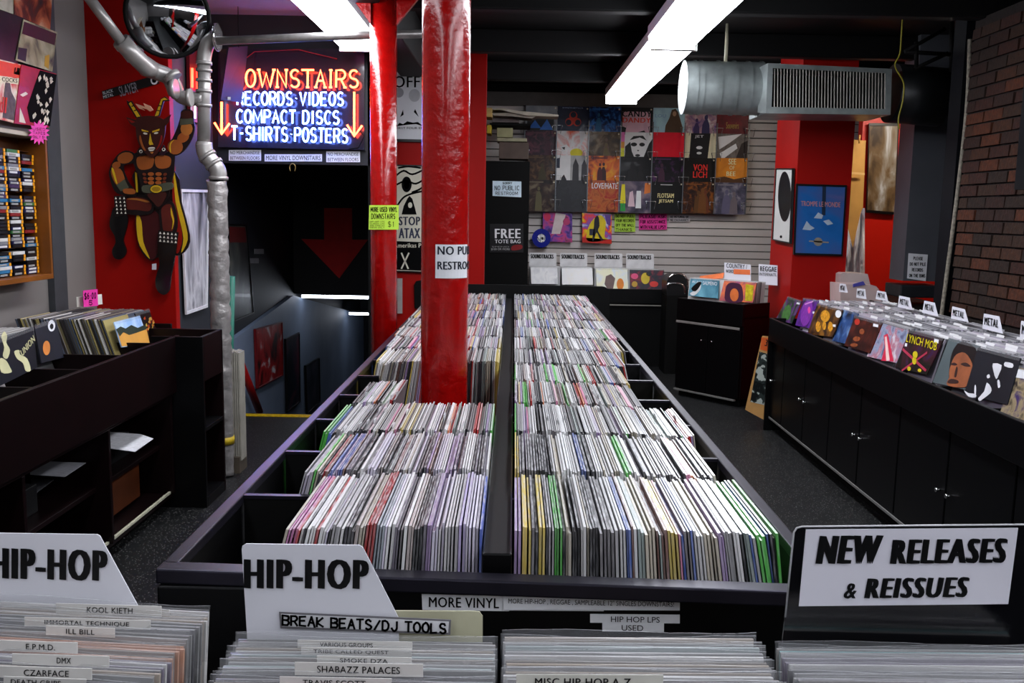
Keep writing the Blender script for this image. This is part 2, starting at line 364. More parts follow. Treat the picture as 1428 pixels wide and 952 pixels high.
# stairwell
STY = 6.6
g = G(); g.plate([(-1.96, 6.16, -2.2), (-1.96, 12.2, -2.2), (-1.96, 12.2, .1), (-1.96, 8.3, .7), (-1.96, 6.16, .52)], (1, 0, 0), .1, WSTAIR); struct(g, 'wall_stair_left')
g = G(); g.plate([(-2.0, 6.16, .52), (-2.0, 8.3, .7), (-2.0, 12.2, .1), (-2.0, 12.2, CEIL), (-2.0, 6.16, CEIL)], (1, 0, 0), .1, mat('#10131c', .6)); struct(g, 'wall_stair_upper')
bz = PY(6.18)(420, 229).z
g = G(); g.box(-2.04, 6.18, bz, ra + .06, 6.3, CEIL, mat('#1c1c22', .5)); struct(g, 'wall_bulkhead')
g = G(); soff = PY(8.5)(450, 410).z
g.box(-2.0, 8.5, soff, ra, 8.54, CEIL, mat('#06060b', .6)); wa = struct(g, 'wall_stair_header')
g = G(); pl = PY(8.48)
g.plate(quad(pl, (452, 290), (491, 290), (491, 334), (513, 334), (473, 388), (420, 333), (452, 334)), pl.n, .004, mat('#c81010', .6, vary=.1))
g.build('red_arrow_sign', label='large flat red arrow pointing down on the black wall above the stairs', cat='sign')
g = G(); g.box(-2.0, 8.54, soff + .06, ra, 12.2, soff + .1, BLK); struct(g, 'wall_lower_ceiling')
g = G(); g.box(-2.1, 12.2, -2.4, ra, 12.3, CEIL, mat('#12141a', .7)); struct(g, 'wall_stair_back')
g = G(); g.box(-2.1, 10.2, -2.4, ra, 12.3, -2.2, mat('#202024', .7)); struct(g, 'floor_lower')
for i in range(12):
    y0 = STY + .06 + i * .27; z0 = -.18 * (i + 1)
    g = G(); g.box(-1.96, y0, z0 - .04, ra, y0 + .29, z0, mat('#191a1c', .7)); g.box(-1.96, y0, z0 - .18, ra, y0 + .02, z0, mat('#191a1c', .7)); struct(g, 'trim_%d' % (20 + i))
g = G(); g.box(-1.35, 10.4, -2.2, -1.15, 10.6, soff - .04, mat('#5b6474', .6)); struct(g, 'trim_40')
for i, (xa, xb, yy, py_) in enumerate(((421, 530, 8.6, 413), (487, 540, 10.9, 437))):
    p = PY(yy)(xa, py_); q = PY(yy)(xb, py_ + 2)
    t = thing('tube_light', ['long white tube light glowing at the foot of the red arrow', 'short white tube light glowing lower down the stairs'][i], 'light', (p.x, yy, p.z + .02), 'tube lights over the stairs')
    g = G(); g.box(p.x, yy - .0, p.z + .012, -.98, yy + .06, p.z + .04, BLK); g.build('housing', t)
    g = G(); g.tube([(p.x, yy, p.z), (-.98, yy, q.z)], .014, emit('#e8f0ff', 10), 8); g.build('tube', t)
g = G(); p = PZ(.001)(340, 579); g.box(-1.96, 6.5, 0, ra, 6.56, .006, mat('#c9a500', .5, vary=.3, scale=30)); g.build('floor_tape', label='yellow warning strip along the top stair edge', cat='tape')
g = G(); pl = PX(-1.9); g.tube([pl(333, 500), pl(362, 574)], .028, mat('#8a0c10', .4), 10); g.build('handrail', label='red handrail sloping down the stair wall', cat='handrail')
def poster(name, label, cat, pl, c, cols, scale=8, seed=0, frame=None, fw=.012, extra=None, hard=False, group=None, t=.012, bm=None, stretch=(1, 1, 1)):
    """flat framed or bare print; c = four photo points tl tr br bl on plane pl"""
    P = quad(pl, *c); n = pl.n; cen = sum(P, Vector()) / 4
    base = Vector((cen.x, cen.y, min(p.z for p in P)))
    o = thing(name, label, cat, base, group)
    g = G(); m = bm or art(cols, scale, seed, hard, stretch=stretch); g.plate(P, n, t * .6, m)
    if extra: extra(g, pl.off(.0015))
    g.build('print', o)
    if frame:
        g = G()
        inn = [p + (cen - p).normalized() * fw * .9 for p in P]; out = [p - (cen - p).normalized() * fw * .5 for p in P]
        for i in range(4):
            j = (i + 1) % 4; q = [out[i], out[j], inn[j], inn[i]]; g.plate([v + n * .008 for v in q], n, t + .008, mat(frame, .35))
        g.build('frame', o)
    return o
pl = PX(-1.94)
poster('poster', 'red and black crowd poster hung on the pale stair wall', 'poster', pl, [(356, 459), (393, 449), (394, 523), (359, 541)], ['#1a0a0c', '#8c1418', '#a31a1c', '#c8c8cc'], 6, 3, '#5c0c10', .01)
poster('poster', 'narrow dark poster with pink lettering further down the stair wall', 'poster', pl, [(398, 473), (417, 464), (418, 560), (400, 575)], ['#0c0e14', '#182230', '#5c2a38'], 5, 5, '#0a0a0c', .01)
poster('poster', 'small black framed poster lowest on the stair wall', 'poster', pl, [(426, 510), (445, 499), (446, 560), (428, 577)], ['#1c222c', '#2c3440', '#4a4450'], 5, 6, '#050506', .01)
poster('poster', 'tall poster with red heading and dark figure above the stair ledge', 'poster', PX(-1.985), [(318, 312), (343, 314), (353, 436), (320, 450)], ['#0c0d12', '#2c2f30', '#54564e'], 4, 8, '#08080a', .008,
       extra=lambda g, pl: g.plate(quad(pl, (320, 316), (342, 317), (344, 338), (320, 338)), pl.n, .001, mat('#4c0a0c')))
for i, (x, y) in enumerate(((361, 350), (354, 363))):
    g = G(); pl = PX(-1.98); g.plate(quad(pl, (x - 6, y - 3), (x + 7, y - 3), (x + 7, y + 4), (x - 6, y + 4)), pl.n, .004, mat('#6a6a70')); g.build('wall_notice', label=['small pale notice beside the stair poster, upper of two', 'smaller pale notice below another beside the stair poster'][i], cat='notice')
# ================================================================== LIGHT FIXTURES
DIFF = emit('#f4f7ff', TUBE)
DIM = emit('#f2f6ff', TUBE * .45)
def fixture(x, y0, y1, label, group='long fluorescent ceiling fixtures', m=None):
    DIFF = m or globals()['DIFF']
    w2 = .13; zb = 2.42
    t = thing('fluorescent_fixture', label, 'light', (x, (y0 + y1) / 2, zb), group)
    g = G(); pr = [(-w2, zb + .07), (-w2, zb + .03), (-w2 * .8, zb), (w2 * .8, zb), (w2, zb + .03), (w2, zb + .07)]
    a = g.add([(x + p[0], y0 + .02, p[1]) for p in pr]); b = g.add([(x + p[0], y1 - .02, p[1]) for p in pr]); n = len(pr)
    for i in range(n - 1): g.face((a + i, b + i, b + i + 1, a + i + 1), DIFF)
    g.face(range(a, a + n), DIFF); g.face(range(b + n - 1, b - 1, -1), DIFF); g.build('diffuser', t)
    g = G(); g.box(x - w2 - .01, y0, zb + .07, x + w2 + .01, y1, zb + .13, WHITE)
    g.build('housing', t)
    g = G(); em = mat('#cfd2cc', .4)
    for y in (y0, y1 - .02): g = G(); g.hexa([(x - w2 - .005, y, zb + .0), (x + w2 + .005, y, zb), (x + w2 + .005, y + .02, zb), (x - w2 - .005, y + .02, zb), (x - w2 - .008, y, zb + .1), (x + w2 + .008, y, zb + .1), (x + w2 + .008, y + .02, zb + .1), (x - w2 - .008, y + .02, zb + .1)], em); g.build('end_cap', t)
    pass
    for y in (y0 + .5, y1 - .5):
        g = G(); g.tube([(x, y, zb + .13), (x, y, CEIL)], .008, BLK, 6); g.build('hanger_rod', t)
    return t
lx = .895
fixture(lx + .02, 5.62, 8.35, 'farthest lit fluorescent fixture, beside the silver duct')
fixture(lx, 2.85, 5.6, 'lit fluorescent fixture nearest the camera on the duct side')
fixture(lx, .05, 2.8, 'fluorescent fixture overhead on the duct side, out of view', m=DIM)
fixture(-.94, 3.3, 5.85, 'lit fluorescent fixture above the neon sign')
fixture(-.94, .5, 3.25, 'fluorescent fixture overhead on the neon side, out of view', m=DIM)
fixture(-.94, -2.2, .45, 'fluorescent fixture behind the camera on the neon side', m=DIM)
fixture(lx, -2.3, -.0, 'fluorescent fixture behind the camera on the duct side', m=DIM)
fixture(2.3, .2, 2.95, 'added fill light, unseen, overhead above the cabinet aisle')  # unseen fill light added over this aisle to brighten the back wall
fixture(2.3, -2.4, .15, 'added fill light, unseen, behind the camera above the cabinet aisle', m=DIM)  # rear half of the added aisle fill light
t = thing('ceiling_lamp', 'small lamp behind the silver duct lighting the red recess', 'lamp', (3.35, 7.3, 2.5))
g = G(); g.box(3.1, 7.25, 2.5, 3.6, 7.35, 2.56, emit('#fff0dc', 60)); g.build('diffuser', t); g = G(); g.box(3.08, 7.23, 2.56, 3.62, 7.37, 2.6, WHITE); g.build('housing', t)
# ================================================================== RED COLUMNS
cx, cy = PY(2.95)(620, 400).x, 2.95
t = thing('support_column', 'thick glossy red column rising through the record island', 'column', (cx, cy, 0), 'red iron columns')
g = G(); g.tube([(cx, cy, 0), (cx, cy, 1), (cx, cy, 2), (cx, cy, CEIL)], [.076, .075, .074, .074], REDG, 28); g.build('shaft', t)
g = G()
for i in range(9):
    a = math.radians(-90 + (i - 3.2) * 12)
pts = lambda r, z: [(cx + r * math.cos(math.radians(a)), cy + r * math.sin(math.radians(a)), z) for a in range(-108, -14, 8)]
lo, hi = pts(.0765, PY(2.876)(625, 388).z), pts(.0765, PY(2.876)(625, 341).z)
nn = len(lo); a = g.add(lo); b = g.add(hi); c = g.add(pts(.0755, lo[0][2])); d = g.add(pts(.0755, hi[0][2]))
for i in range(nn - 1): g.face((a + i, a + i + 1, b + i + 1, b + i), PAPER); g.face((c + i, d + i, d + i + 1, c + i + 1), PAPER)
def wrap(g, txt, x0, x1, z0, z1, m, bold, r=.0772, A0=-108, A1=-22):
    vs, fs = textmesh(txt, bold); bidx = g.add([(cx + r * math.cos(math.radians(A0 + (A1 - A0) * (x0 + (x1 - x0) * x))), cy + r * math.sin(math.radians(A0 + (A1 - A0) * (x0 + (x1 - x0) * x))), z0 + (z1 - z0) * y) for x, y in vs])
    for f in fs: g.face([bidx + i for i in f], m)
    if r < .0776: wrap(g, txt, x0 + .018, x1 + .018, z0, z1, m, bold, .0777, A0, A1)
zl, zh = lo[0][2], hi[0][2]; H = zh - zl; NAVY = mat('#0a1424', .6, vary=0)
wrap(g, 'NO PUBLIC', .06, 1.55, zl + H * .70, zl + H * .95, NAVY, .04); wrap(g, 'RESTROOM', .06, 1.35, zl + H * .26, zl + H * .50, NAVY, .04)
g.build('column_notice', label='white notice reading no public restroom wrapped on the thick red column', cat='sign')
cx2 = PY(4.7)(535, 300).x; cy2 = 4.7
t = thing('support_column', 'slimmer red column with flared bracket top beside the neon sign', 'column', (cx2, cy2, 0), 'red iron columns')
g = G(); g.tube([(cx2, cy2, 0), (cx2, cy2, 1.5), (cx2, cy2, CEIL)], .066, REDG, 24); g.build('shaft', t)
g = G(); pl = PY(4.64)
g.plate(quad(pl, (517, 34), (517, -30), (478, -22)), pl.n, .03, REDG); g.build('bracket', t)
g = G(); g.plate(quad(pl, (553, 34), (553, -30), (596, -18)), pl.n, .03, REDG); g.build('bracket', t)
g = G(); g.tube([(cx2, cy2, CEIL - .1), (cx2, cy2, CEIL)], .12, REDG, 24); g.build('capital', t)
pl = PY(4.628); g = G(); g.plate(quad(pl, (515, 286), (556, 286), (556, 320), (514, 320)), pl.n, .002, mat('#b4d943', .6, vary=.04))
q = pl.off(.001); hand(g, 'MORE USED VINYL', q, 517, 289, 554, 295, INK, .003, jit=.04); hand(g, 'DOWNSTAIRS', q, 518, 298, 551, 305, INK, .0028, jit=.04)
for i in range(4): hand(g, ['HIP-HOP LPS', 'CLASSIC LPS', 'AND SINGLES', 'FROM ONLY'][i], q, 516, 308 + i * 2.8, 536, 309.8 + i * 2.8, INK, .0010)
hand(g, '$1', q, 541, 309, 550, 316, INK, .0022)
g.build('hand_lettered_sign', label='lime green handwritten sign taped to the slimmer red column', cat='sign')
# posters on the red wall between the columns
pl = PY(7.28)
def off(g, pl):
    ptext(g, 'OFF!', pl, 549, 106, 591, 122, INK, .03)
    for i, s in enumerate(ell(562, 152, 3, 8, 8)): pass
    g.plate(quad(pl, *ell(556, 129, 7, 7)), pl.n, .0005, mat('#9a9aa0')); g.plate(quad(pl, *ell(578, 133, 8, 9)), pl.n, .0005, mat('#b8b8bc'))
    g.plate(quad(pl, (553, 176), (557, 171), (562, 173), (568, 169), (576, 171), (583, 170), (590, 176), (580, 173), (568, 174)), pl.n, .0006, INK)
    g.plate(quad(pl, (558, 163), (563, 160), (562, 153)), pl.n, .0006, INK); g.plate(quad(pl, (577, 156), (584, 163), (579, 152)), pl.n, .0006, INK)
    ptext(g, 'FIRST FOUR EPS', pl, 552, 177, 592, 180, INK, .02)
poster('poster', 'white framed poster with bold black heading, upper one behind the columns', 'poster', pl, [(546, 90), (600, 91), (600, 197), (546, 196)], ['#e2e2e6', '#d6d6da'], 2, 1, '#0a0a0a', .016, extra=off)
def amer(g, pl):
    K = INK; W = mat('#d8d3c0', .6, vary=.03)
    for pts in ([(552, 245), (563, 238), (575, 243), (592, 236)], [(552, 258), (566, 252), (580, 256), (594, 248)], [(575, 268), (588, 262), (596, 250)], [(552, 290), (562, 276), (574, 270), (592, 266)], [(556, 234), (570, 232), (586, 234)]):
        for a, b in zip(pts, pts[1:]): pass
        g.ribbon([pl(*p) for p in smooth(pts, 4, False)], pl.n, .014, K)
    g.plate(quad(pl, *ell(567, 257, 7, 11)), pl.n, .0004, K); g.plate(quad(pl, *ell(567, 257, 4, 7)), pl.off(.0005).n, .0004, W)
    g.plate(quad(pl, *[(571 + dx, 283 + dy) for dx, dy in ((-3, -6), (0, -10), (4, -6), (8, 8), (10, 16), (-11, 16), (-8, 4))]), pl.n, .0005, K)
    g.plate([v + pl.n * .001 for v in quad(pl, *ell(572, 286, 3, 4))], pl.n, .0004, W)
    ptext(g, 'STOP', pl, 556, 302, 586, 314, mat('#23283c'), .06); ptext(g, 'ATAX', pl, 556, 318, 586, 332, mat('#30364c'), .06)
    g.plate(quad(pl, (553, 336), (600, 338), (600, 378), (553, 376)), pl.n, .0006, K)
    ptext(g, 'Amerikas Pop', pl.off(.001), 549, 339, 596, 347, W, .02)
    g.ribbon([pl.off(.001)(560, 353), pl.off(.001)(569, 374)], pl.n, .012, W); g.ribbon([pl.off(.001)(570, 353), pl.off(.001)(560, 374)], pl.n, .012, W)
poster('poster', 'black and cream drawn poster with tree branches, lower one behind the columns', 'poster', pl, [(548, 230), (600, 231), (600, 380), (548, 378)], ['#d8d3c0', '#cfcab8'], 2, 2, '#1a0505', .008, extra=amer)
g = G(); pl = PY(7.27); g.plate(quad(pl, (554, 388), (561, 388), (561, 437), (554, 437)), pl.n, .006, mat('#a6a09c', .4)); g.build('switch_plate', label='narrow pale vertical strip on the red wall between the columns', cat='plate')
g = G(); g.plate(quad(pl, *[(578, 430), (577, 398), (580, 392), (590, 390), (600, 392), (600, 430)]), pl.n, .02, BLK); g.build('speaker_box', label='black rounded box low on the red wall behind the columns', cat='speaker', bevel=.004)
# ================================================================== PIPES
def pipe(name, label, segs, m, cat='pipe', **k):
    g = G()
    for path, r in segs: g.tube(path, r, m, 16)
    return g.build(name, label=label, cat=cat, **k)
P5 = PY(5.0)
VX, = (P5(286, 150).x,)
t = thing('drain_pipe', 'silver painted pipe with elbows running down beside the neon sign', 'pipe', (P5(304, 240).x, 5.0, 1.6))
A = lambda x, y: P5(x, y)
g = G(); g.tube(smooth([A(300, 52), A(290, 60), A(285, 76), A(284, 90)], 4, False), .037, PIPEM, 16); g.build('elbow', t)
g = G(); g.tube([A(284, 88), A(285, 130), A(284, 205)], .033, PIPEM, 16); g.build('shaft', t)
g = G()
for y in (88, 98, 112, 127, 147, 200): g = G(); g.tube([A(284.5, y - 2.2), A(284.5, y + 2.2)], .041, PIPEM, 16); g.build('coupling', t)
g = G(); g.tube(smooth([A(284, 200), A(287, 215), A(297, 228), A(304, 238), A(305, 250)], 4, False), .043, PIPEM, 16)
for a, b in (((288, 216), (291, 220)), ((297, 227), (300, 231)), ((305, 246), (305, 251))): g.tube([A(*a), A(*b)], .05, PIPEM, 16)
g.build('elbow', t)
g = G(); g.tube([A(302, 44), A(304.5, 44.5)], .001, PIPEM, 6)
fl = A(303, 52); g.tube([fl - Vector((.006, 0, 0)), fl + Vector((.006, 0, 0))], .07, CHROME, 20); g.build('flange', t)
t = thing('branch_pipe', 'silver branch pipe slanting from the ceiling to the vertical drain pipe', 'pipe', A(200, 100))
g = G(); g.tube([PY(4.6)(112, -20), PY(4.75)(172, 62)], .026, PIPEM, 14); g.build('thin_run', t)
g = G(); g.tube([PY(4.75)(168, 56), PY(4.8)(184, 74), PY(4.85)(206, 96), PY(4.9)(214, 98)], .044, PIPEM, 16); g.tube(smooth([PY(4.85)(200, 88), PY(4.9)(216, 99), PY(4.95)(236, 108), A(246, 130)], 4, False), .042, PIPEM, 16)
g.tube(smooth([A(243, 118), A(248, 130), A(258, 137), A(284, 138)], 4, False), .036, PIPEM, 16); g.build('elbows', t)
g = G()
for a, b, r in (((171, 58), (175, 63), .052), ((184, 72), (189, 78), .052), ((205, 93), (208, 97), .05), ((238, 104), (243, 110), .046), ((240, 124), (246, 124), .05), ((262, 136), (267, 136), .045)):
    g = G(); p, q = PY(4.9)(*a), PY(4.9)(*b); g.tube([p, q], r, PIPEM, 16); g.build('coupling', t)
pipe('ceiling_pipe', 'long grey pipe crossing in front of the light above the neon sign', [([PY(4.85)(302, 57), PY(4.85)(480, 50), PY(4.85)(598, 47)], .021)], mat('#7d7a78', .35, .6, vary=.2, scale=20))
# foil wrapped duct
t = thing('foil_wrapped_pipe', 'crinkled foil wrapped pipe standing on the floor beside the stairs', 'pipe', (A(305, 300).x, 5.0, 0))
g = G(); xs = A(304, 300).x; n = 26; pts = []; rs = []
zt = A(305, 251).z
FOIL = mat('#9a9694', .35, .5, vary=.25, scale=20, bump=1.0)
for i in range(60):
    zz = zt * (1 - i / 59); pts.append((xs + .0 + (.004 * R.uniform(-1, 1)), 5.0 + .004 * R.uniform(-1, 1), max(zz, 0))); rs.append(.052 + R.uniform(-.003, .003))
g.tube(pts, rs, FOIL, 18); g.build('foil_wrap', t)
g = G(); zz = PY(4.95)(305, 616).z; g.tube([(xs, 5, zz - .02), (xs, 5, zz + .02)], .0575, mat('#b79b1c', .5, vary=.3, scale=40), 18); g.build('yellow_tape', t, label='yellow tape band')
g = G(); g.tube([PY(5.2)(323, 385), PY(5.2)(320, 520), PY(5.2)(322, 620)], .02, mat('#0f5c4c', .5), 10); g.build('green_post', label='green plastic wrapped post behind the foil wrapped pipe', cat='post')
t = thing('cardboard_bundle', 'bundle of tall ribbed grey boards standing beside the foil wrapped pipe', 'bundle', (PY(5.1)(327, 600).x, 5.1, 0))
for i in range(6):
    g = G(); x = 319 + i * 2.9; a = PY(5.1)(x, 489 + (i % 3)); b_ = PY(5.1)(x + 2.3, 640)
    g.box(a.x, 5.07, b_.z, a.x + .0085, 5.17, a.z, mat('#8e8a80', .6, vary=.15, scale=14)); g.build('board', t)
g = G(); a = PY(5.1)(321, 634); b_ = PY(5.1)(338, 650); g.box(a.x, 5.05, 0, b_.x, 5.19, a.z, mat('#4a4238', .5)); g.build('foot', t)
# ================================================================== NEON SIGN
pl = PY(6.08)
t = thing('neon_sign', 'red and blue neon sign listing records, videos and posters above the stairs', 'sign', pl(415, 205))
g = G(); g.plate(quad(PY(6.14), (304, 68), (508, 68), (508, 209), (304, 205)), pl.n, .03, mat('#1c1c28', .2, vary=.1, coat=.8)); g.build('backing_panel', t)
NR = emit((1, .07, .02), 18); NB = emit((.13, .24, 1), 14); NC = emit('#ffb070', 5)
def neon(txt, x0, y0, x1, y1, dy, m, part, serif=False, r=.0065):
    g = G(); tl, tr, bl = pl(x0, y0), pl(x1, y0 + dy), pl(x0, y1); ex = tr - tl; ey = tl - bl
    for st in strokes(txt, .3):
        g.tube([bl + ex * a + ey * b for a, b in st], r, m, 6)
    if serif:
        for st in strokes(txt, .3):
            for e in (st[0], st[-1]):
                if e[1] in (0, 1) and len(st) < 6: g.tube([bl + ex * (e[0] - .012) + ey * e[1], bl + ex * (e[0] + .012) + ey * e[1]], r, m, 6)
    g.build(part, t)
neon('DOWNSTAIRS', 325, 97, 500, 121, 1, NR, 'red_lettering', True)
neon('RECORDS.VIDEOS', 331, 128, 479, 146, 1, NB, 'blue_lettering'); neon('COMPACT DISCS', 330, 153, 473, 171, 2, NB, 'blue_lettering'); neon('T-SHIRTS.POSTERS', 323, 176, 485, 195, 4, NB, 'blue_lettering')
for x, y0, y1 in ((309, 142, 187), (494, 128, 190)):
    g = G(); g.tube([pl(x, y0), pl(x, y1)], .007, NR, 6); g.tube([pl(x - 10, y1 - 16), pl(x, y1), pl(x + 11, y1 - 15)], .007, NR, 6); g.build('neon_arrow', t)
g = G(); g.tube([PY(6.11)(342, 82), PY(6.11)(355, 72), PY(6.11)(416, 69), PY(6.11)(470, 82)], .003, mat('#701010'), 5); g.build('wire', t); g = G(); g.tube([PY(6.09)(500, 180), PY(6.09)(508, 190), PY(6.09)(500, 206), PY(6.09)(486, 208)], .004, BLK, 5); g.build('cable', t)
fq = [PY(5.84)(319, 66), PY(6.04)(346, 64), PY(6.04)(337, 143), PY(5.84)(308, 139)]; fn = (fq[1] - fq[0]).cross(fq[3] - fq[0]).normalized(); fn = -fn if fn.y > 0 else fn
g = G(); g.plate(fq, fn, .01, mat('#14142c', .6)); g.plate([p + fn * .004 for p in quad(PY(5.9), (317, 135), (321, 135), (321, 139), (317, 139))], fn, .002, PAPER); g.tube([PY(5.94)(333, 66), Vector((PY(5.94)(333, 66).x, 5.94, CEIL))], .003, BLK, 5)
g.build('hanging_flap', label='blue-lit card flap hanging over the start of the neon sign', cat='card')
pl = PY(6.17)
for i, (x0, y0, x1, y1, tx) in enumerate(((319, 209, 364, 224, ('NO MERCHANDISE', 'BETWEEN FLOORS')), (369, 215, 449, 225, ('MORE VINYL DOWNSTAIRS',)), (455, 211, 502, 226, ('NO MERCHANDISE', 'BETWEEN FLOORS')))):
    g = G(); g.plate(rect(pl, x0, y0, x1, y1), pl.n, .003, PAPER); h = (y1 - y0) / len(tx)
    for j, s in enumerate(tx): ptext(g, s, pl.off(.001), x0 + 2, y0 + h * j + h * .2, x1 - 2, y0 + h * (j + 1) - h * .18, INK, .012)
    g.build('printed_notice', label=['two line white notice nearest the silver pipe under the neon sign', 'one line white notice advertising vinyl under the neon sign', 'two line white notice next to the red column under the neon sign'][i], cat='notice')
g = G(); q = PY(6.16); g.tube(smooth([q(405, 239), q(404, 232), q(408, 228), q(412, 232), q(411, 239)], 3, False), .004, mat('#8a7440', .4, .8), 6); g.build('hook', label='small brass hook hanging under the middle notice', cat='hook')
# ================================================================== LEFT WALL
pl = PX(-2.38)
def devil():
    pl = PY(5.36); D = lambda pts: [(140 + x / 2.973, 100 + y / 2.973) for x, y in pts]
    OUT = mat('#140606', .5, vary=.1); SK = mat('#9c5220', .45, vary=.12, scale=9); SK2 = mat('#b06a2c', .4, vary=.1); DK = mat('#3c120a', .5, vary=.2); YL = mat('#d8b020', .4); RB = mat('#8e1408', .4); BT = mat('#0b0708', .25, coat=.4); GG = mat('#4a4c3c', .6); WH = mat('#e6e0d0', .5); GRN = mat('#5a1a10', .5, vary=.2)
    t = thing('devil_cutout', 'painted wooden devil figure with horns, cape and studded boots on red wall', 'figure', pl(200, 408))
    def part(name, z, shapes, label=None):
        g = G()
        for k, (pts, m, sm) in enumerate(shapes):
            P = D(smooth(pts, 3) if sm else pts); q = pl.off(z + .0012 * k)
            g.plate([q(*p) for p in P], pl.n, .012 if k == 0 else .001, m)
        return g.build(name, t, label=label)
    def fat(pts, d):
        cx = sum(p[0] for p in pts) / len(pts); cy = sum(p[1] for p in pts) / len(pts)
        return [(x + (x - cx) / max(1, math.hypot(x - cx, y - cy)) * d, y + (y - cy) / max(1, math.hypot(x - cx, y - cy)) * d) for x, y in pts]
    def E(x, y, a, b, r=0): return ell(x, y, a, b, 14, math.radians(r))
    part('cape', 0, [([(142, 410), (150, 500), (148, 600), (158, 720), (205, 782), (245, 765), (330, 760), (370, 705), (355, 615), (335, 540), (308, 412)], OUT, True),
        ([(150, 560), (156, 700), (200, 772), (235, 755), (250, 600)], mat('#40060a', .5), True), ([(152, 590), (150, 650), (163, 720), (205, 776), (178, 705), (170, 620)], YL, True),
        ([(306, 414), (328, 540), (350, 620), (362, 695), (335, 750), (344, 690), (328, 610), (312, 540), (303, 470)], YL, True), ([(300, 420), (312, 545), (328, 615), (340, 690), (325, 748), (310, 740), (318, 640), (300, 550)], RB, True), ([(143, 415), (152, 420), (156, 500), (148, 500)], YL, False)])
    part('leg', .014, [(fat([(100, 525), (150, 513), (210, 528), (218, 560), (205, 585), (150, 590), (100, 580)], 5), OUT, True), ([(104, 528), (150, 520), (205, 533), (212, 560), (198, 578), (150, 572), (106, 568)], GRN, True), ([(110, 528), (150, 524), (200, 536), (195, 542), (150, 532)], SK2, True)])
    part('leg', .014, [(fat([(250, 560), (285, 540), (305, 560), (315, 620), (305, 670), (260, 670), (250, 620)], 5), OUT, True), ([(254, 565), (285, 548), (300, 570), (308, 620), (298, 660), (264, 662), (256, 620)], GRN, True), ([(292, 562), (300, 590), (306, 620), (296, 655), (300, 620), (292, 590)], YL, True)])
    part('torso', .028, [(fat([(135, 345), (190, 335), (235, 335), (300, 340), (303, 390), (295, 440), (285, 480), (275, 530), (240, 565), (215, 545), (180, 500), (160, 430), (145, 395)], 4), OUT, True),
        ([(152, 356), (185, 347), (218, 354), (221, 378), (208, 400), (170, 406), (153, 390)], SK, True), ([(228, 354), (260, 346), (288, 354), (293, 374), (284, 395), (252, 402), (230, 390)], SK, True)]
        + [(E(x, y, 13, 8), SK, False) for x, y in ((209, 424), (241, 424), (209, 443), (241, 443), (210, 460), (240, 460))]
        + [(E(x, y, 8, 6, r), mat('#6e2e14', .5), False) for x, y, r in ((182, 425, 20), (184, 442, 20), (187, 457, 20), (268, 425, -20), (266, 442, -20), (264, 457, -20))]
        + [([(195, 505), (272, 500), (262, 538), (240, 560), (218, 540)], DK, True)])
    part('belt', .046, [([(176, 472), (232, 468), (292, 458), (295, 486), (232, 500), (178, 500)], GG, True), (E(231, 486, 27, 19), OUT, False), (E(231, 486, 24, 16), YL, False), (E(231, 486, 18, 10), mat('#a07c14'), False)])
    part('arm', .03, [(fat([(45, 395), (70, 350), (105, 330), (140, 345), (138, 380), (95, 395), (112, 450), (140, 490), (145, 512), (95, 508), (60, 490), (40, 430)], 4), OUT, True), (E(103, 357, 34, 23, -15), SK, False), (E(66, 387, 18, 14, -20), SK, False),
        ([(46, 405), (82, 402), (100, 440), (96, 456), (68, 470), (48, 435)], SK, True), ([(66, 470), (100, 445), (118, 480), (84, 496)], GG, False), ([(96, 486), (138, 486), (142, 506), (100, 504)], SK, True), ([(46, 405), (54, 402), (70, 462), (62, 456)], YL, True)])
    part('arm', .03, [(fat([(280, 300), (300, 275), (320, 235), (332, 190), (336, 165), (360, 158), (382, 168), (384, 205), (388, 240), (370, 290), (335, 335), (295, 345)], 3), OUT, True), (E(310, 312, 32, 31), SK, False), (E(343, 272, 27, 20, -35), SK, False), (E(357, 236, 25, 28), SK2, False), ([(330, 195), (382, 192), (384, 216), (330, 222)], GG, False), ([(336, 168), (372, 162), (382, 175), (374, 192), (338, 192)], DK, True), ([(286, 318), (290, 295), (306, 282), (292, 300), (292, 335)], YL, True)])
    part('boot', .03, [([(62, 560), (45, 590), (38, 640), (58, 680), (62, 710), (48, 740), (56, 770), (80, 778), (100, 765), (108, 740), (95, 700), (105, 660), (112, 600)], BT, True), ([(56, 515), (104, 512), (112, 592), (60, 600)], OUT, False)]
        + [([(60 + c * 17 + r * 1.5, 528 + r * 15), (68 + c * 17 + r * 1.5, 528 + r * 15), (64 + c * 17 + r * 1.5, 519 + r * 15)], WH, False) for r in range(5) for c in range(3)])
    part('boot', .03, [([(243, 690), (312, 700), (308, 770), (292, 850), (286, 905), (262, 925), (235, 905), (228, 860), (244, 800), (238, 740)], BT, True), ([(240, 655), (325, 665), (318, 718), (238, 705)], OUT, False)]
        + [([(243 + c * 16, 672 + r * 16 + c * 1.5), (253 + c * 16, 672 + r * 16 + c * 1.5), (248 + c * 16, 662 + r * 16 + c * 1.5)], WH, False) for r in range(3) for c in range(5)])
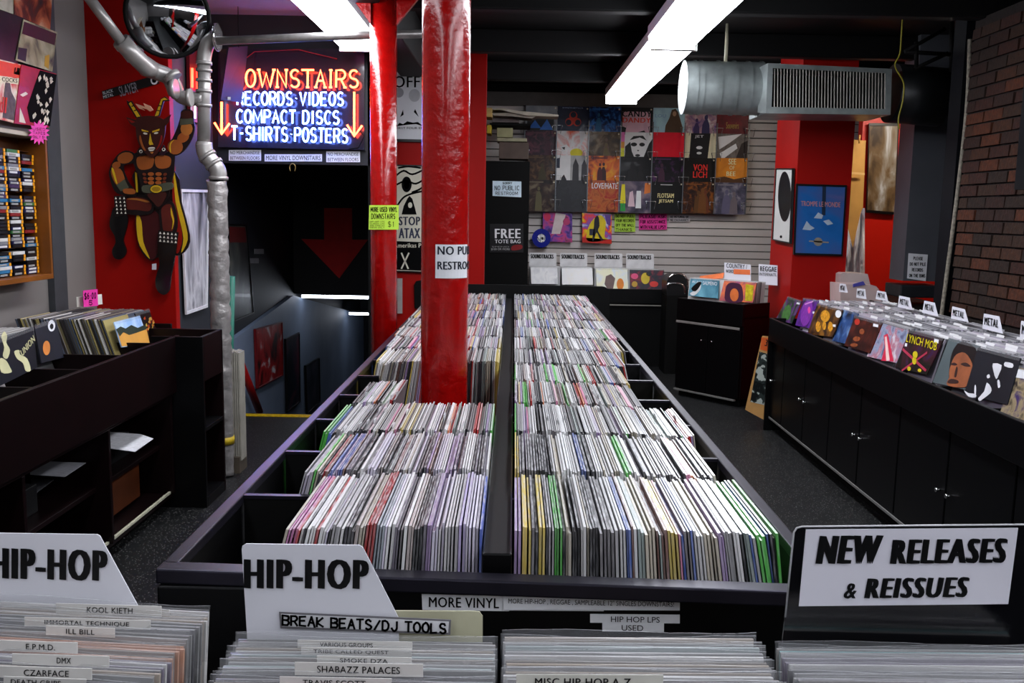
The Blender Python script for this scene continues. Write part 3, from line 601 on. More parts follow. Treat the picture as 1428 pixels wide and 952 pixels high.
    part('head', .05, [([(148, 195), (205, 182), (262, 198), (268, 240), (258, 290), (228, 345), (205, 352), (172, 322), (152, 280), (146, 230)], DK, True), ([(106, 188), (150, 200), (156, 235), (125, 218)], DK, False), ([(258, 200), (294, 176), (282, 210), (264, 232)], DK, False), ([(112, 195), (145, 208), (128, 212)], RB, False),
        ([(206, 255), (214, 290), (220, 302), (204, 304), (200, 296)], YL, False), ([(170, 238), (198, 246), (200, 250), (172, 246)], YL, False), ([(215, 246), (245, 236), (244, 244), (216, 252)], YL, False), (E(186, 256, 9, 4, 10), WH, False), (E(231, 254, 9, 4, -10), WH, False),
        ([(198, 316), (212, 312), (226, 315), (220, 326), (204, 328)], WH, True), ([(196, 320), (228, 319), (220, 322), (204, 322)], OUT, True), ([(206, 334), (220, 332), (214, 340)], SK2, True), ([(165, 262), (176, 300), (188, 326), (176, 320), (162, 286)], SK, True), ([(252, 262), (244, 296), (230, 326), (246, 306), (256, 280)], RB, True)])
    part('horn', .04, [([(148, 192), (170, 188), (128, 120), (116, 124), (108, 118), (112, 136)], OUT, False), ([(151, 188), (165, 185), (126, 125), (118, 132)], YL, False), ([(138, 160), (150, 156), (152, 160), (140, 164)], OUT, False), ([(128, 142), (138, 138), (140, 142), (130, 146)], OUT, False)])
    part('horn', .04, [([(222, 186), (244, 184), (262, 122), (288, 120), (268, 102), (250, 112)], OUT, False), ([(226, 184), (240, 181), (258, 118), (280, 116), (266, 107), (252, 114)], YL, False), ([(234, 158), (248, 160), (247, 164), (233, 162)], OUT, False), ([(241, 138), (254, 140), (253, 144), (240, 142)], OUT, False)])
    part('flame_hair', .04, [([(145, 132), (165, 138), (185, 146), (178, 130), (205, 142), (218, 158), (205, 164), (190, 154), (170, 150), (182, 160), (160, 152), (150, 140)], mat('#e0a888', .5), False)])
    part('collar', .044, [([(150, 330), (170, 305), (188, 345), (165, 350)], BT, False), ([(242, 345), (262, 300), (278, 330), (262, 348)], BT, False), (E(168, 330, 7, 7), WH, False), (E(168, 331, 4, 4), BT, False), (E(262, 322, 7, 7), WH, False), (E(262, 321, 4, 4), BT, False)])
devil()
pl = PY(5.37); g = G(); g.plate(quad(pl, (142, 127), (215, 105), (222, 116), (144, 138)), pl.n, .01, mat('#0c0606', .6)); q = pl.off(.002); g.plate(quad(q, *ell(215, 112, 5, 6)), q.n, .001, PAPER)
LG = mat('#8c8890'); text(g, 'SLAYER', q(165, 121), q(190, 114), q(168, 135), LG, .0); text(g, 'BLACK', q(143, 128), q(157, 124), q(144, 132), PAPER, .02); text(g, 'METAL', q(143.5, 133.5), q(157.5, 129.5), q(144.5, 137.5), PAPER, .02)
g.plate(quad(q.off(.001), *ell(215, 112, 3, 3.5)), q.n, .001, INK)
g.build('scarf_banner', label='black banner with rough grey lettering tilted above the devil figure', cat='banner')
g = G(); q = PY(5.34); g.plate(quad(q, (212, 368), (218, 367), (218, 376), (212, 376)), q.n, .002, PAPER); g.build('price_tag', label='tiny white tag hanging at the devil figure boot', cat='tag')
pl = PX(-1.94)
poster('poster', 'grey folded photo poster peeling off the dark wall beside the foil pipe', 'poster', pl, [(252, 265), (290, 266), (288, 427), (259, 437)], ['#2c2c30', '#8c8c90', '#c8c8ca', '#56565c'], 3.5, 11, '#d8d8da', .014, t=.004, stretch=(1, 2, .7))
pl = PX(-1.94)
def bflag(g, pl):
    ptext(g, 'CK', pl, 276, 28, 290, 41, INK, .03, dy=2); ptext(g, 'AG', pl, 272, 42, 287, 54, INK, .03, dy=2)
poster('sign_card', 'yellow card with black lettering above the red strip light', 'sign', PX(-1.94), [(266, 17), (292, 20), (290, 60), (268, 50)], ['#c88a20', '#d6a41c'], 3, 4, extra=bflag)
t = thing('light_strip', 'narrow red and white glowing strip sign behind the vertical silver pipe', 'sign', PX(-1.93)(274, 175)); 
g = G(); q = PX(-1.93); g.plate(quad(q, (264, 62), (292, 62), (291, 176), (266, 168)), q.n, .02, mat('#5a0c14', .3)); g.build('panel', t)
g = G(); g.tube([q.off(.01)(268, 95), q.off(.01)(268, 122)], .008, emit('#ff4a30', 6), 8); g.tube([q.off(.01)(275, 96), q.off(.01)(275, 126)], .008, emit('#ff3020', 5), 8); g.build('red_tube', t)
g = G(); g.tube([q.off(.01)(290, 132), q.off(.01)(290, 175)], .008, emit('#a8b8ff', 5), 8); g.tube([q.off(.01)(272, 145), q.off(.01)(272, 165)], .006, emit('#ffd8d8', 3), 8); g.build('white_tube', t)
# convex mirror
t = thing('security_mirror', 'tilted convex security mirror under the ceiling showing the record racks', 'mirror', PY(4.9)(232, 75))
mp = PY(4.9); C0 = mp(234, 22); nrm = (Vector((.1, .9, CZ - .1)) - C0).normalized(); ux = Vector((0, 0, 1)).cross(nrm).normalized(); uy = nrm.cross(ux)
g = G(); RR = .2; rings = []
MIR = mat('#c8ccd0', .04, 1, vary=.02)
for i in range(9):
    r = RR * i / 8; zz = .06 * (1 - (r / RR) ** 2); rings.append(g.add([C0 + ux * r * math.cos(2 * math.pi * j / 32) + uy * r * math.sin(2 * math.pi * j / 32) + nrm * zz for j in range(32)]))
for i in range(8):
    for j in range(32): g.face((rings[i] + j, rings[i + 1] + j, rings[i + 1] + (j + 1) % 32, rings[i] + (j + 1) % 32), MIR, True)
g.build('mirror_dome', t)
g = G(); g.tube([C0 + ux * RR * math.cos(2 * math.pi * j / 32) + uy * RR * math.sin(2 * math.pi * j / 32) for j in range(32)], .012, BLK, 8, closed=True); g.build('rim', t)
g = G(); g.tube([C0 - nrm * .02, C0 - nrm * .12 + Vector((0, 0, .1)), Vector((C0.x, C0.y + .1, CEIL))], .014, BLK, 8); g.build('bracket', t)
pipe('corner_pipe', 'short silver pipe elbow passing under the security mirror', [([PY(5.0)(184, 34), PY(5.0)(190, 46), PY(5.0)(218, 68)], .032), (smooth([PY(5.0)(214, 66), PY(5.0)(222, 60), PY(5.0)(240, 52), PY(5.0)(268, 48)], 3, False), .036)], PIPEM)
# record covers on the left wall
cov = [([(-12, -32), (20, -30), (19, 20), (-14, 8)], ['#8a8878', '#b8b4a0', '#6c6a58'], 'pale grey record cover with picture frame, topmost'), ([(20, -32), (74, -22), (70, 42), (20, 20)], ['#1c2826', '#5a1c10', '#b0603a', '#c8b090'], 'red and green painted record cover high on wall'),
       ([(-20, 8), (33, 25), (24, 94), (-24, 78)], ['#0c070c', '#180c16', '#2a1020'], 'near black record cover beside the pale drawn one'), ([(33, 27), (80, 45), (73, 100), (22, 84)], ['#c0bc98', '#a8a488', '#8a8868', '#2a2430'], 'cream record cover with dark maroon top band'),
       ([(-20, 78), (30, 90), (22, 172), (-26, 160)], ['#c43a20', '#d8d4b8', '#c03018'], 'orange and cream record cover with lettering and a man'), ([(30, 90), (79, 103), (68, 178), (20, 172)], ['#8c1222', '#a01628', '#8c1222'], 'crimson record cover with black and white torn figure')]
for i, (c, cols, lab) in enumerate(cov):
    pl = PX(-2.38 + .005 * i)
    def ex(g, pl, i=i):
        if i == 3: g.plate(quad(pl, (34, 30), (79, 47), (76, 63), (31, 47)), pl.n, .001, mat('#3a0a1c')); g.plate(quad(pl, (63, 78), (69, 76), (68, 96), (62, 92)), pl.n, .001, mat('#b08818')); g.plate(quad(pl, (26, 66), (38, 68), (36, 86), (25, 82)), pl.n, .001, mat('#181820'))
        if i == 4:
            g.plate(quad(pl, (-20, 104), (28, 110), (27, 118), (-20, 112)), pl.n, .001, mat('#d8d0b0')); text(g, 'KING COCKS', pl(-16, 105), pl(24, 110), pl(-16, 111), INK, .02)
            g.plate(quad(pl, (-20, 80), (29, 91), (28, 109), (-20, 103)), pl.n, .0012, mat('#d8401c')); g.plate(quad(pl, (20, 92), (28, 94), (27, 105), (19, 103)), pl.n, .0018, PAPER); text(g, 'LP', pl.off(.002)(21, 94), pl.off(.002)(27, 95), pl.off(.002)(20, 103), INK, .02)
            g.plate(quad(pl, (8, 114), (14, 116), (16, 128), (22, 140), (20, 168), (4, 164), (6, 130)), pl.n, .0014, mat('#4c4640', vary=.4, scale=40)); text(g, 'dl', pl.off(.002)(0, 134), pl.off(.002)(10, 136), pl.off(.002)(-2, 156), mat('#c03018'), .05)
        if i == 5:
            W = mat('#cfc8b4'); rr = random.Random(3); g.plate(quad(pl, (56, 98), (79, 104), (70, 176), (42, 170), (38, 150), (48, 120)), pl.n, .001, INK)
            for k in range(26):
                a = rr.uniform(46, 74); b = rr.uniform(106, 172); 
                if a > 78 - (b - 103) * .13: continue
                g.plate([pl.off(.0018)(a + dx, b + dy) for dx, dy in ((-1, 0), (rr.uniform(0, 2), -rr.uniform(2, 5)), (rr.uniform(2, 4), 1), (0, rr.uniform(3, 7)))], pl.n, .0005, W)
            g.plate(quad(pl, (28, 132), (36, 128), (39, 131), (32, 135)), pl.n, .001, W); g.plate(quad(pl, (28, 150), (32, 160), (36, 172), (27, 170)), pl.n, .001, W)
    poster('record_cover', lab, 'record', pl, c, cols, 7, i, extra=ex, t=.005, group='record covers on the grey wall')
# rack of cassettes
RX = -2.28; pl = PX(RX); pr = pl(75, 388); zb = pr.z; zt = pl(75, 190).z; ye = pr.y
WOOD = mat('#7c4716', .4, vary=.25, scale=5, bump=.1); WOODD = mat('#5a300f', .5, vary=.3, scale=5)
t = thing('cassette_rack', 'wooden wall rack packed with cassettes below the record covers', 'rack', (-2.35, ye - .8, zb))
y0 = ye - 1.5
def rp(x0, ya, z0, x1, yb, z1, n, m): g = G(); g.box(x0, ya, z0, x1, yb, z1, m); g.build(n, t, bevel=.002)
rp(-2.42, y0, zb, RX, ye, zb + .025, 'bottom_board', WOOD); rp(-2.42, y0, zt - .02, RX, ye, zt, 'top_board', mat('#a8a090', .5)); rp(-2.42, ye - .018, zb + .025, RX, ye, zt - .02, 'side_board', WOOD); rp(-2.42, y0, zb + .025, -2.41, ye - .018, zt - .02, 'back_board', WOODD)
rows = 9; ph = (zt - zb - .07) / 9.6
for r in range(1, 10): rp(-2.41, y0, zb + .028 + r * ph - .004, -2.36, ye - .02, zb + .028 + r * ph, 'shelf', WOODD)
CC = [('black', '#0e0e12'), ('white', '#c9c9c6'), ('blue', '#2e6c96'), ('grey', '#77777c'), ('navy', '#1a1c40'), ('red', '#7a1c1c'), ('green', '#3a6a3a'), ('purple', '#3c2a4a')]
cms = {}
YLW = mat('#e89a14', .5)
for nme, c in CC:
    g = G(); g.box(0, 0, 0, .055, .106, .0152, mat(c, .3, coat=.3)); g.box(.055, .012, .003, .0556, .08, .0125, mat('#c8c8c8' if nme in ('black', 'navy') and c != '#0e0e12' else c)); cms[nme] = g.build('cassette', mesh_only=True, loc=(0, 0, 0))
g = G(); g.box(.0555, .090, .001, .058, .104, .0145, YLW); stick = g.build('price_sticker', mesh_only=True, loc=(0, 0, 0))
g = G(); g.box(.0555, .01, .003, .0562, .07, .012, mat('#8f8f8c')); tit = g.build('title_strip', mesh_only=True, loc=(0, 0, 0))
for cidx in range(4):
    for r in range(9):
        for k in range(4 if R.random() < .75 else 3):
            nme = R.choices([c[0] for c in CC], [14, 4, 2, 3, 4, .6, .5, 1])[0]
            o = bpy.data.objects.new('cassette', cms[nme]); COL.objects.link(o)
            o.location = (-2.392 + R.uniform(-.002, .002), ye - .135 - cidx * .125 + R.uniform(-.003, .003), zb + .029 + r * ph + k * .0157)
            prop(o, '%s cassette, %s up in %s shelf from below, %s column from the pilaster' % (nme, ordinal(k + 1), ordinal(r + 1), ordinal(cidx + 1)), 'cassette', 'cassettes in the wooden rack')
            for me in [stick][:R.random() < .92] + [tit][:R.random() < .4]:
                s = bpy.data.objects.new(me.name, me); COL.objects.link(s); s.parent = o
pl = PX(-2.26); g = G(); star = []
for i in range(28):
    a = 2 * math.pi * i / 28; r = 1 if i % 2 else .68; star.append((54.5 + 15 * r * math.cos(a), 185 + 17 * r * math.sin(a)))
g.plate(quad(pl, *star), pl.n, .002, mat('#d8409a', .5, vary=.05)); q = pl.off(.001)
for i, s in enumerate(('USED', 'TAPES', 'ONLY $1')): hand(g, s, q, 46, 178 + i * 5.5, 63, 181.5 + i * 5.5, mat('#6a1030'), .0025, dy=.8)
g.build('starburst_sign', label='pink starburst price sign on the corner of the cassette rack', cat='sign')
# ================================================================== RECORD ISLAND
XL, XR, YF, YB, RZ = -.555, .515, 1.405, 5.985, .90
PITCHY = .345; FR = lambda k: 1.49 + PITCHY * k
RAIL = mat('#2c2a34', .33, .7, vary=.2, scale=10)
t = thing('record_island', 'long black double bin table holding rows of records between the aisles', 'table', ((XL + XR) / 2, 3.7, 0))
def isl(n, *b, m=BLACK, bev=.003): g = G(); g.box(*b, m); return g.build(n, t, bevel=bev)
isl('front_panel', XL, YF, 0, XR, YF + .02, .875); isl('side_panel', XL, YF + .02, 0, XL + .018, YB, RZ - .02); isl('side_panel', XR - .018, YF + .02, 0, XR, YB, RZ - .02)
yr = lambda x: 1.424 - .047 * x
g = G(); xa, xb = XL - .005, XR + .01; g.hexa([(xa, yr(xa) - .036, RZ - .025), (xb, yr(xb) - .036, RZ - .025), (xb, yr(xb), RZ - .025), (xa, yr(xa), RZ - .025), (xa, yr(xa) - .036, RZ), (xb, yr(xb) - .036, RZ), (xb, yr(xb), RZ), (xa, yr(xa), RZ)], RAIL); g.build('front_rail', t, bevel=.003); isl('side_rail', XL - .004, YF + .036, RZ - .02, XL + .022, YB, RZ, m=RAIL); isl('side_rail', XR - .022, YF + .036, RZ - .02, XR + .004, YB, RZ, m=RAIL)
isl('bin_floor', XL + .018, YF + .02, .60, XR - .018, YB, .625)
isl('centre_divider', -.042, YF + .036, .62, .006, YB, .925)
for k in range(1, 13):
    y = FR(k) - .02
    for xa, xb in ((XL + .022, -.042 if k not in (4, 5) else -.46), (.006, XR - .022)):
        d_ = isl('crossbar', xa, y - .005, .63, xb, y + .005, RZ - .008, m=BLK, bev=0)
        g = G(); g.box(xa, y - .007, RZ - .008, xb, y + .007, RZ - .001, RAIL); g.build('edge_cap', d_)
g = G(); a, b = -.33, .625; pts = [(a, YB + .02, .5), (b, YB + .02, .5), (b, YB + .02, .95)] + [(b - .05 + .05 * math.cos(math.radians(q)), YB + .02, .958 + .05 * math.sin(math.radians(q))) for q in range(0, 91, 15)] + [(a, YB + .02, 1.008)]
g.plate([(x, YB, z) for x, _, z in pts], (0, -1, 0), .02, BLK); g.build('end_board', t)
PALT = [((.7, .69, .69), 24), ((.42, .41, .42), 14), ((.16, .15, .16), 14), ((.03, .03, .035), 20), ((.5, .45, .36), 7), ((.36, .26, .45), 5), ((.65, .25, .38), 3), ((.75, .25, .1), 2), ((.1, .5, .08), 2), ((.65, .5, .12), 3), ((.1, .16, .45), 3), ((.45, .03, .03), 3), ((.22, .12, .1), 4), ((.3, .36, .34), 3)]
PN = ['white', 'light grey', 'dark grey', 'black', 'tan', 'lilac', 'pink', 'orange', 'green', 'yellow', 'blue', 'red', 'brown', 'grey-green']
def pick():
    i = R.choices(range(len(PALT)), [p[1] for p in PALT])[0]; c = PALT[i][0]; f = R.uniform(.75, 1.2)
    return i, tuple(min(.8, x * f) for x in c)
EXL = [.375, .42, .45, .44, 0, .475, .49, .50, .505, .505, .505, .505, .505]
EXR = [.45, .425, .445, .37, .375, .40, .44, .45, .455, .46, .46, .46, .465]
g0 = G(); g0.hexa([(-.5, 0, 0), (.5, 0, 0), (.5, .314, 0), (-.5, .314, 0), (-.5, 0, .315), (.5, 0, .315), (.5, .314, .315), (-.5, .314, .315)], SPINEM)
g0.m[1] = g0.mi(TOPM); RECM = g0.build('record', mesh_only=True, loc=(0, 0, 0))
def lean_of(x, ext, mx): return mx * (min(1, x / max(ext, .1))) ** 1.6
stuff = G(); nind = 0
ZB = .638
for k in range(13):
    for side in (-1, 1):
        ext = EXL[k] if side < 0 else EXR[k]
        if ext == 0: continue
        ind = k < 2
        x = .046 if side < 0 else .012
        if side < 0 and k == 3: x = .325
        i = 0; runc = None; run = 0
        while x < ext:
            th = R.uniform(.0024, .0048) if ind else R.uniform(.0018, .0042)
            mx = math.radians(16 if side < 0 else 14) * (1 if k < 9 else .6)
            ln = lean_of(x, ext, mx) * R.uniform(.92, 1.0)
            lim = (-XL if side < 0 else XR) - .026; ln = min(ln, math.asin(max(0, min(.5, (lim - x) / .318))))
            h = R.choice([0, 0, 0, -.004, .003, -.008]) + R.uniform(-.0015, .0015)
            if run <= 0: ci, c = pick(); run = R.choice([1, 1, 1, 2, 2, 3])
            run -= 1
            if k < 2 and side < 0 and R.random() < .3: c = (c[0] * .9, c[1] * .85, c[2] * 1.02)
            xb = side * (x + .3 * math.sin(ln)); yy = FR(k) + R.uniform(-.004, .004)
            if ind:
                o = bpy.data.objects.new('record', RECM); COL.objects.link(o); o.location = (xb, yy, ZB); o.rotation_euler = (0, -side * ln, 0); o.scale = (th, 1, 1 + h / .315); o.color = (*c, 1); i += 1; nind += 1
                prop(o, '%s record sleeve, %s out from the centre divider in the %s bin, %s' % (PN[ci], ordinal(i), ['nearest', 'second'][k], 'stairs side' if side < 0 else 'cabinet side'), 'record', 'upright records in the front bins of the island')
            else:
                cs, sn = math.cos(ln), math.sin(ln) * -side; H = .315 + h
                def P(a, b, z): return (xb + a * cs + z * sn, yy + b, ZB + z * cs - a * sn)
                stuff.tint = (*c, 1)
                stuff.hexa([P(-th / 2, 0, 0), P(th / 2, 0, 0), P(th / 2, .314, 0), P(-th / 2, .314, 0), P(-th / 2, 0, H), P(th / 2, 0, H), P(th / 2, .314, H), P(-th / 2, .314, H)], ATTR)
                f = R.uniform(.0, .7); stuff.col[-5] = tuple(a * (1 - f) + .66 * f for a in c) + (1,)
                if R.random() < .12:
                    stuff.tint = (.62, .62, .64, 1); q = R.uniform(0, .25)
                    stuff.hexa([P(-th / 2, q, H), P(0, q, H), P(0, q + .05, H), P(-th / 2, q + .04, H), P(-th, q, H + .012), P(-th / 2, q, H + .012), P(0, q + .04, H + .008), P(-th / 2, q + .04, H + .009)], ATTR)
            x += th + (R.uniform(.001, .0026) if ind else R.uniform(.0005, .002))
stuff.build('packed_records', label='tightly packed record sleeves filling all the farther bins of the island', cat='records', kind='stuff')
# labels on the front panel of the island
pl = PY(YF - .001)
g = G(); g.plate(quad(pl, (588, 828), (710, 831), (710, 852), (589, 850)), pl.n, .0015, PAPER); text(g, 'MORE VINYL DOWNSTAIRS', pl.off(.001)(598, 832), pl.off(.001)(812, 836), pl.off(.001)(598, 846), INK, .03)
g.plate(quad(pl.off(.0005), (704, 832), (842, 835), (842, 852), (704, 851)), pl.n, .001, PAPER); g.build('shelf_label', label='bold white label starting more vinyl under the island front rail', cat='label')
g = G(); p2 = pl.off(.0035); g.plate(quad(p2, (702, 824), (948, 832), (948, 851), (702, 850)), pl.n, .002, PAPER); text(g, 'MORE HIP-HOP , REGGAE , SAMPLEABLE 12" SINGLES DOWNSTAIRS!', p2.off(.001)(709, 834), p2.off(.001)(940, 839), p2.off(.001)(709, 842), INK, .0)
g.build('shelf_label', label='long white label about hip-hop and reggae singles under the island rail', cat='label')
g = G(); g.plate(quad(pl, (823, 856), (948, 857), (948, 869), (823, 868)), pl.n, .0015, PAPER); g.plate(quad(pl, (840, 868), (926, 869), (926, 881), (840, 880)), pl.n, .0015, PAPER)
ptext(g, 'HIP HOP LPS', pl.off(.001), 852, 859, 920, 867, INK, dy=1); ptext(g, 'USED', pl.off(.001), 867, 871, 897, 879, INK, dy=.5)
g.build('shelf_label', label='small white label reading hip hop lps used above the front bin', cat='label')
# ================================================================== FRONT BINS
t = thing('front_bin', 'black wooden front bin whose four compartments hold sleeved records', 'bin', (0, 1.1, 0))
g = G(); g.box(-.75, .55, .55, .95, 1.40, .575, BLACK); g.build('bin_floor', t)
g = G(); g.box(-.75, .53, 0, .95, .55, .86, BLACK); g.build('front_board', t)
for x in (-.345, -.022, .342): g = G(); g.box(x - .008, .55, .575, x + .008, 1.36, .80, BLACK); g.build('partition', t)
for x in (-.76, .96): g = G(); g.box(x - .01, .53, 0, x + .01, 1.41, .86, BLACK); g.build('side_board', t)
ZT = .952
EDGE = [((.2, .2, .2), 'grey'), ((.62, .61, .6), 'white'), ((.42, .34, .26), 'beige'), ((.16, .13, .2), 'violet-grey'), ((.6, .35, .25), 'rust'), ((.25, .22, .2), 'brown'), ((.42, .42, .42), 'pale'), ((.06, .06, .07), 'black'), ((.42, .5, .5), 'teal')]
g0 = G(); WD = .308
g0.hexa([(0, -.0022, -.313), (WD, -.0022, -.313), (WD, .0022, -.313), (0, .0022, -.313), (0, -.0022, 0), (WD, -.0022, 0), (WD, .0022, 0), (0, .0022, 0)], SPINEM)
g0.m[1] = g0.mi(objcol('front_sleeve_top', .5, .3)); RF = g0.build('record', mesh_only=True, loc=(0, 0, 0))
slv = []
for v in range(4):
    g0 = G(); n = 12; b1 = []; 
    for i in range(n + 1):
        x = -.003 + (WD + .006) * i / n; b1.append((x, R.uniform(-.0008, .0008), .009 + R.uniform(-.0006, .0006) + .002 * math.sin(v * 2 + i * .5)))
    for i in range(n):
        p, q = b1[i], b1[i + 1]; k_ = g0.add([(p[0], -.0032, -.05), (q[0], -.0032, -.05), (q[0], q[1] - .003, q[2]), (p[0], p[1] - .003, p[2])]); g0.face((k_, k_ + 1, k_ + 2, k_ + 3), PLASTIC, True)
        k_ = g0.add([(p[0], p[1] - .003, p[2]), (q[0], q[1] - .003, q[2]), (q[0], q[1] - .0022, q[2] + .0002), (p[0], p[1] - .0022, p[2] + .0002)]); g0.face((k_, k_ + 1, k_ + 2, k_ + 3), mat('#c8c8cc', .3, alpha=.35))
    slv.append(g0.build('plastic_sleeve', mesh_only=True, loc=(0, 0, 0)))
BINS = [((-26, 839), (298, 855), 24, 'outermost bin by the shelving unit', .0078), ((334, 891), (682, 896), 20, 'bin behind the handwritten tab', .0075), ((704, 888), (1053, 891), 20, 'bin under the used lps label', .0075), ((1086, 903), (1424, 906), 17, 'bin under the new releases sign', .0068)]
for bi, (pa, pb_, n, where, step) in enumerate(BINS):
    A_, B_ = PZ(ZT)(*pa), PZ(ZT)(*pb_); d = (B_ - A_).normalized(); ang = math.atan2(d.y, d.x); bk = Vector((d.y, -d.x, 0))
    if bk.y > 0: bk = -bk
    for i in range(n):
        c, nm = R.choices(EDGE, [22, 12, 12, 10, 4, 8, 10, 14, 3])[0]
        if bi == 0 and i in (10, 11, 12): c, nm = (.62, .3, .18), 'orange'
        if bi == 1 and i > 15: c, nm = [((.6, .25, .3), 'pink'), ((.6, .6, .62), 'white')][i % 2]
        if bi == 3 and i == 1: c, nm = (.2, .5, .52), 'teal'
        o = bpy.data.objects.new('record', RF); COL.objects.link(o)
        lo_ = A_ + bk * step * i + d * R.uniform(-.003, .003); lo_.z = ZT - (i * .0004) + R.uniform(-.004, .002)
        o.location = lo_; o.rotation_euler = (math.radians(-9) + R.uniform(-.01, .01), 0, ang + R.uniform(-.004, .004)); o.color = (*c, 1)
        prop(o, '%s-edged sleeved record, %s from the back in the %s' % (nm, ordinal(i + 1), where), 'record', 'sleeved records in the front bins')
        s = bpy.data.objects.new('plastic_sleeve', slv[i % 4]); COL.objects.link(s); s.parent = o
# divider cards
def tabcard(name, label, c, zz, mcol, extra=None, base=.93, t_=.0018, cat='divider', Y=None, round_=False):
    y = Y if Y else PZ(zz)(*c[-1]).y
    pl = PY(y); g = G(); g.plate(quad(pl, *c), pl.n, t_, mcol)
    if extra: extra(g, pl.off(.0008))
    return g.build(name, label=label, cat=cat)
CARD = mat('#dcdce4', .45, vary=.03, scale=5)
ya = PZ(.955)(100, 838).y + .006
K = mat('#050507', .45, vary=0)
tabcard('divider_card', 'white hip-hop divider card at the far edge with slanted side', [(-80, 742), (135, 745), (139, 747), (194, 848), (196, 900), (-80, 895)], .95, CARD,
        lambda g, pl: (text(g, 'HIP-HOP', pl(-14, 763), pl(151, 767), pl(-14, 806), K, .1)), Y=ya)
yb = PZ(.955)(500, 886).y + .008
tabcard('divider_card', 'white hip-hop divider card standing behind the handwritten tab', [(337, 766), (338, 761), (343, 758), (501, 760), (506, 763), (556, 862), (556, 900), (345, 895)], .95, CARD,
        lambda g, pl: (text(g, 'HIP-HOP', pl(340, 779), pl(515, 780), pl(340, 820), K, .1)), Y=yb)
tabcard('divider_card', 'cream plastic divider with rounded corner behind the hip-hop card', [(350, 850), (660, 852), (669, 853), (673, 859), (673, 905), (350, 905)], .95, mat('#b9b69a', .5, vary=.06), Y=yb + .006)
g = G(); p2 = PY(yb - .003); g.plate(quad(p2, (389, 853), (629, 864), (628, 885), (391, 876)), p2.n, .001, mat('#6e6c70', .5)); q = p2.off(.001); g.plate(quad(q, (392, 856), (626, 867), (625, 882), (393, 873)), q.n, .0008, mat('#cfcfd2', .5)); q = q.off(.001)
tl, tr, bl = q(394, 858), q(622, 870), q(394, 871); ex, ey = tr - tl, tl - bl
for st in strokes('BREAK BEATS/DJ TOOLS', .28): g.ribbon([bl + ex * a + ey * (b + R.uniform(-.05, .05)) for a, b in st], q.n, .0026, INK)
g.build('name_tab', label='handwritten break beats and dj tools strip on the divider', cat='label')
# new releases sign
yd = PZ(.95)(1250, 900).y + .012; pd = PY(yd)
t = thing('sign_holder', 'black glossy divider holding the new releases and reissues sign', 'sign', pd(1260, 900))
g = G(); g.plate(quad(pd, (1107, 742), (1111, 736), (1118, 734), (1440, 731), (1440, 905), (1090, 905)), pd.n, .003, mat('#0d0d10', .15, coat=.6)); g.build('holder', t)
g = G(); g.tube([pd(1095, 860), pd(1107, 742), pd(1111, 736), pd(1118, 734), pd(1440, 731)], .0012, mat('#b8b8bc', .2), 6); g.build('edge', t)
g = G(); q = pd.off(.0015); g.plate(quad(q, (1124, 738), (1420, 736), (1406, 842), (1114, 845)), q.n, .0008, mat('#dcdae4', .4, vary=.03)); q = q.off(.0009)
text(g, 'NEW', q(1141, 747), q(1232, 746), q(1137, 786), K, .1, .1); text(g, 'RELEASES', q(1243, 752), q(1405, 750), q(1241, 786), K, .1, .1)
text(g, '&', q(1179, 813), q(1196, 813), q(1176, 834), K, .05, .1); text(g, 'REISSUES', q(1208, 806), q(1352, 804), q(1205, 834), K, .1, .1); g.build('paper_sign', t)
# name tabs
TABP = mat('#d3d0cc', .5, vary=.04)
def ntab(x0, y0, x1, y1, txt, lab, dy=0, m=TABP, tx=None):
    y = PZ(ZT)((x0 + x1) / 2, y1).y; pl = PY(y - .002); g = G(); g.plate(quad(pl, (x0, y0), (x1, y0 + dy), (x1, y1 + dy), (x0, y1)), pl.n, .0008, m)
    if txt:
        a, b = tx or (x0 + (x1 - x0) * .25, x1 - (x1 - x0) * .25); h = y1 - y0; s = dy * (a - x0) / (x1 - x0)
        q = pl.off(.0006); text(g, txt, q(a, y0 + h * .25 + s), q(b, y0 + h * .25 + s + dy * (b - a) / (x1 - x0)), q(a, y1 - h * .22 + s), K, .03)
    g.build('name_tab', label=lab, cat='label', group='artist name tabs on the sleeves')
ntab(78, 841, 225, 856, 'KOOL KIETH', 'name tab nearest the slanted card in the outermost bin', 4, tx=(121, 185))
ntab(150, 846, 236, 854, '', 'blank white tab poking out beside the topmost name tab', 4)
ntab(34, 860, 210, 873, 'IMMORTAL TECHNIQUE', 'long name tab ending in unique, second group in outermost bin', 5, tx=(62, 180))
ntab(64, 872, 160, 885, 'ILL BILL', 'short name tab overlapping the long one in the outermost bin', 4, tx=(92, 132))
ntab(-10, 892, 108, 907, 'E.P.M.D.', 'name tab with dotted initials in the outermost bin', 4, tx=(36, 77))
ntab(17, 911, 152, 926, 'DMX', 'three letter name tab in the outermost bin', 4, tx=(79, 99))
ntab(-10, 928, 128, 944, 'CZARFACE', 'name tab beginning with c low in the outermost bin', 4, tx=(33, 96))
ntab(5, 943, 120, 956, 'DEATH GRIPS', 'half hidden name tab below the one beginning with c', 4, tx=(15, 85))
ntab(415, 892, 575, 903, 'VARIOUS GROUPS', 'faint topmost name tab behind the break beats strip', 3, tx=(446, 520))
ntab(420, 902, 574, 913, 'TRIBE CALLED QUEST', 'partly covered name tab of three words in the middle bin', 3, tx=(437, 542))
ntab(442, 914, 574, 925, 'SMOKE DZA', 'partly covered short name tab above the clearest one', 3, tx=(474, 541))
ntab(411, 923, 590, 941, 'SHABAZZ PALACES', 'clearest full name tab in the hip-hop bin', 3, tx=(442, 558))
ntab(390, 943, 546, 958, 'TRAVIS SCOTT', 'lowest name tab cut by the frame in the hip-hop bin', 3, tx=(422, 510))
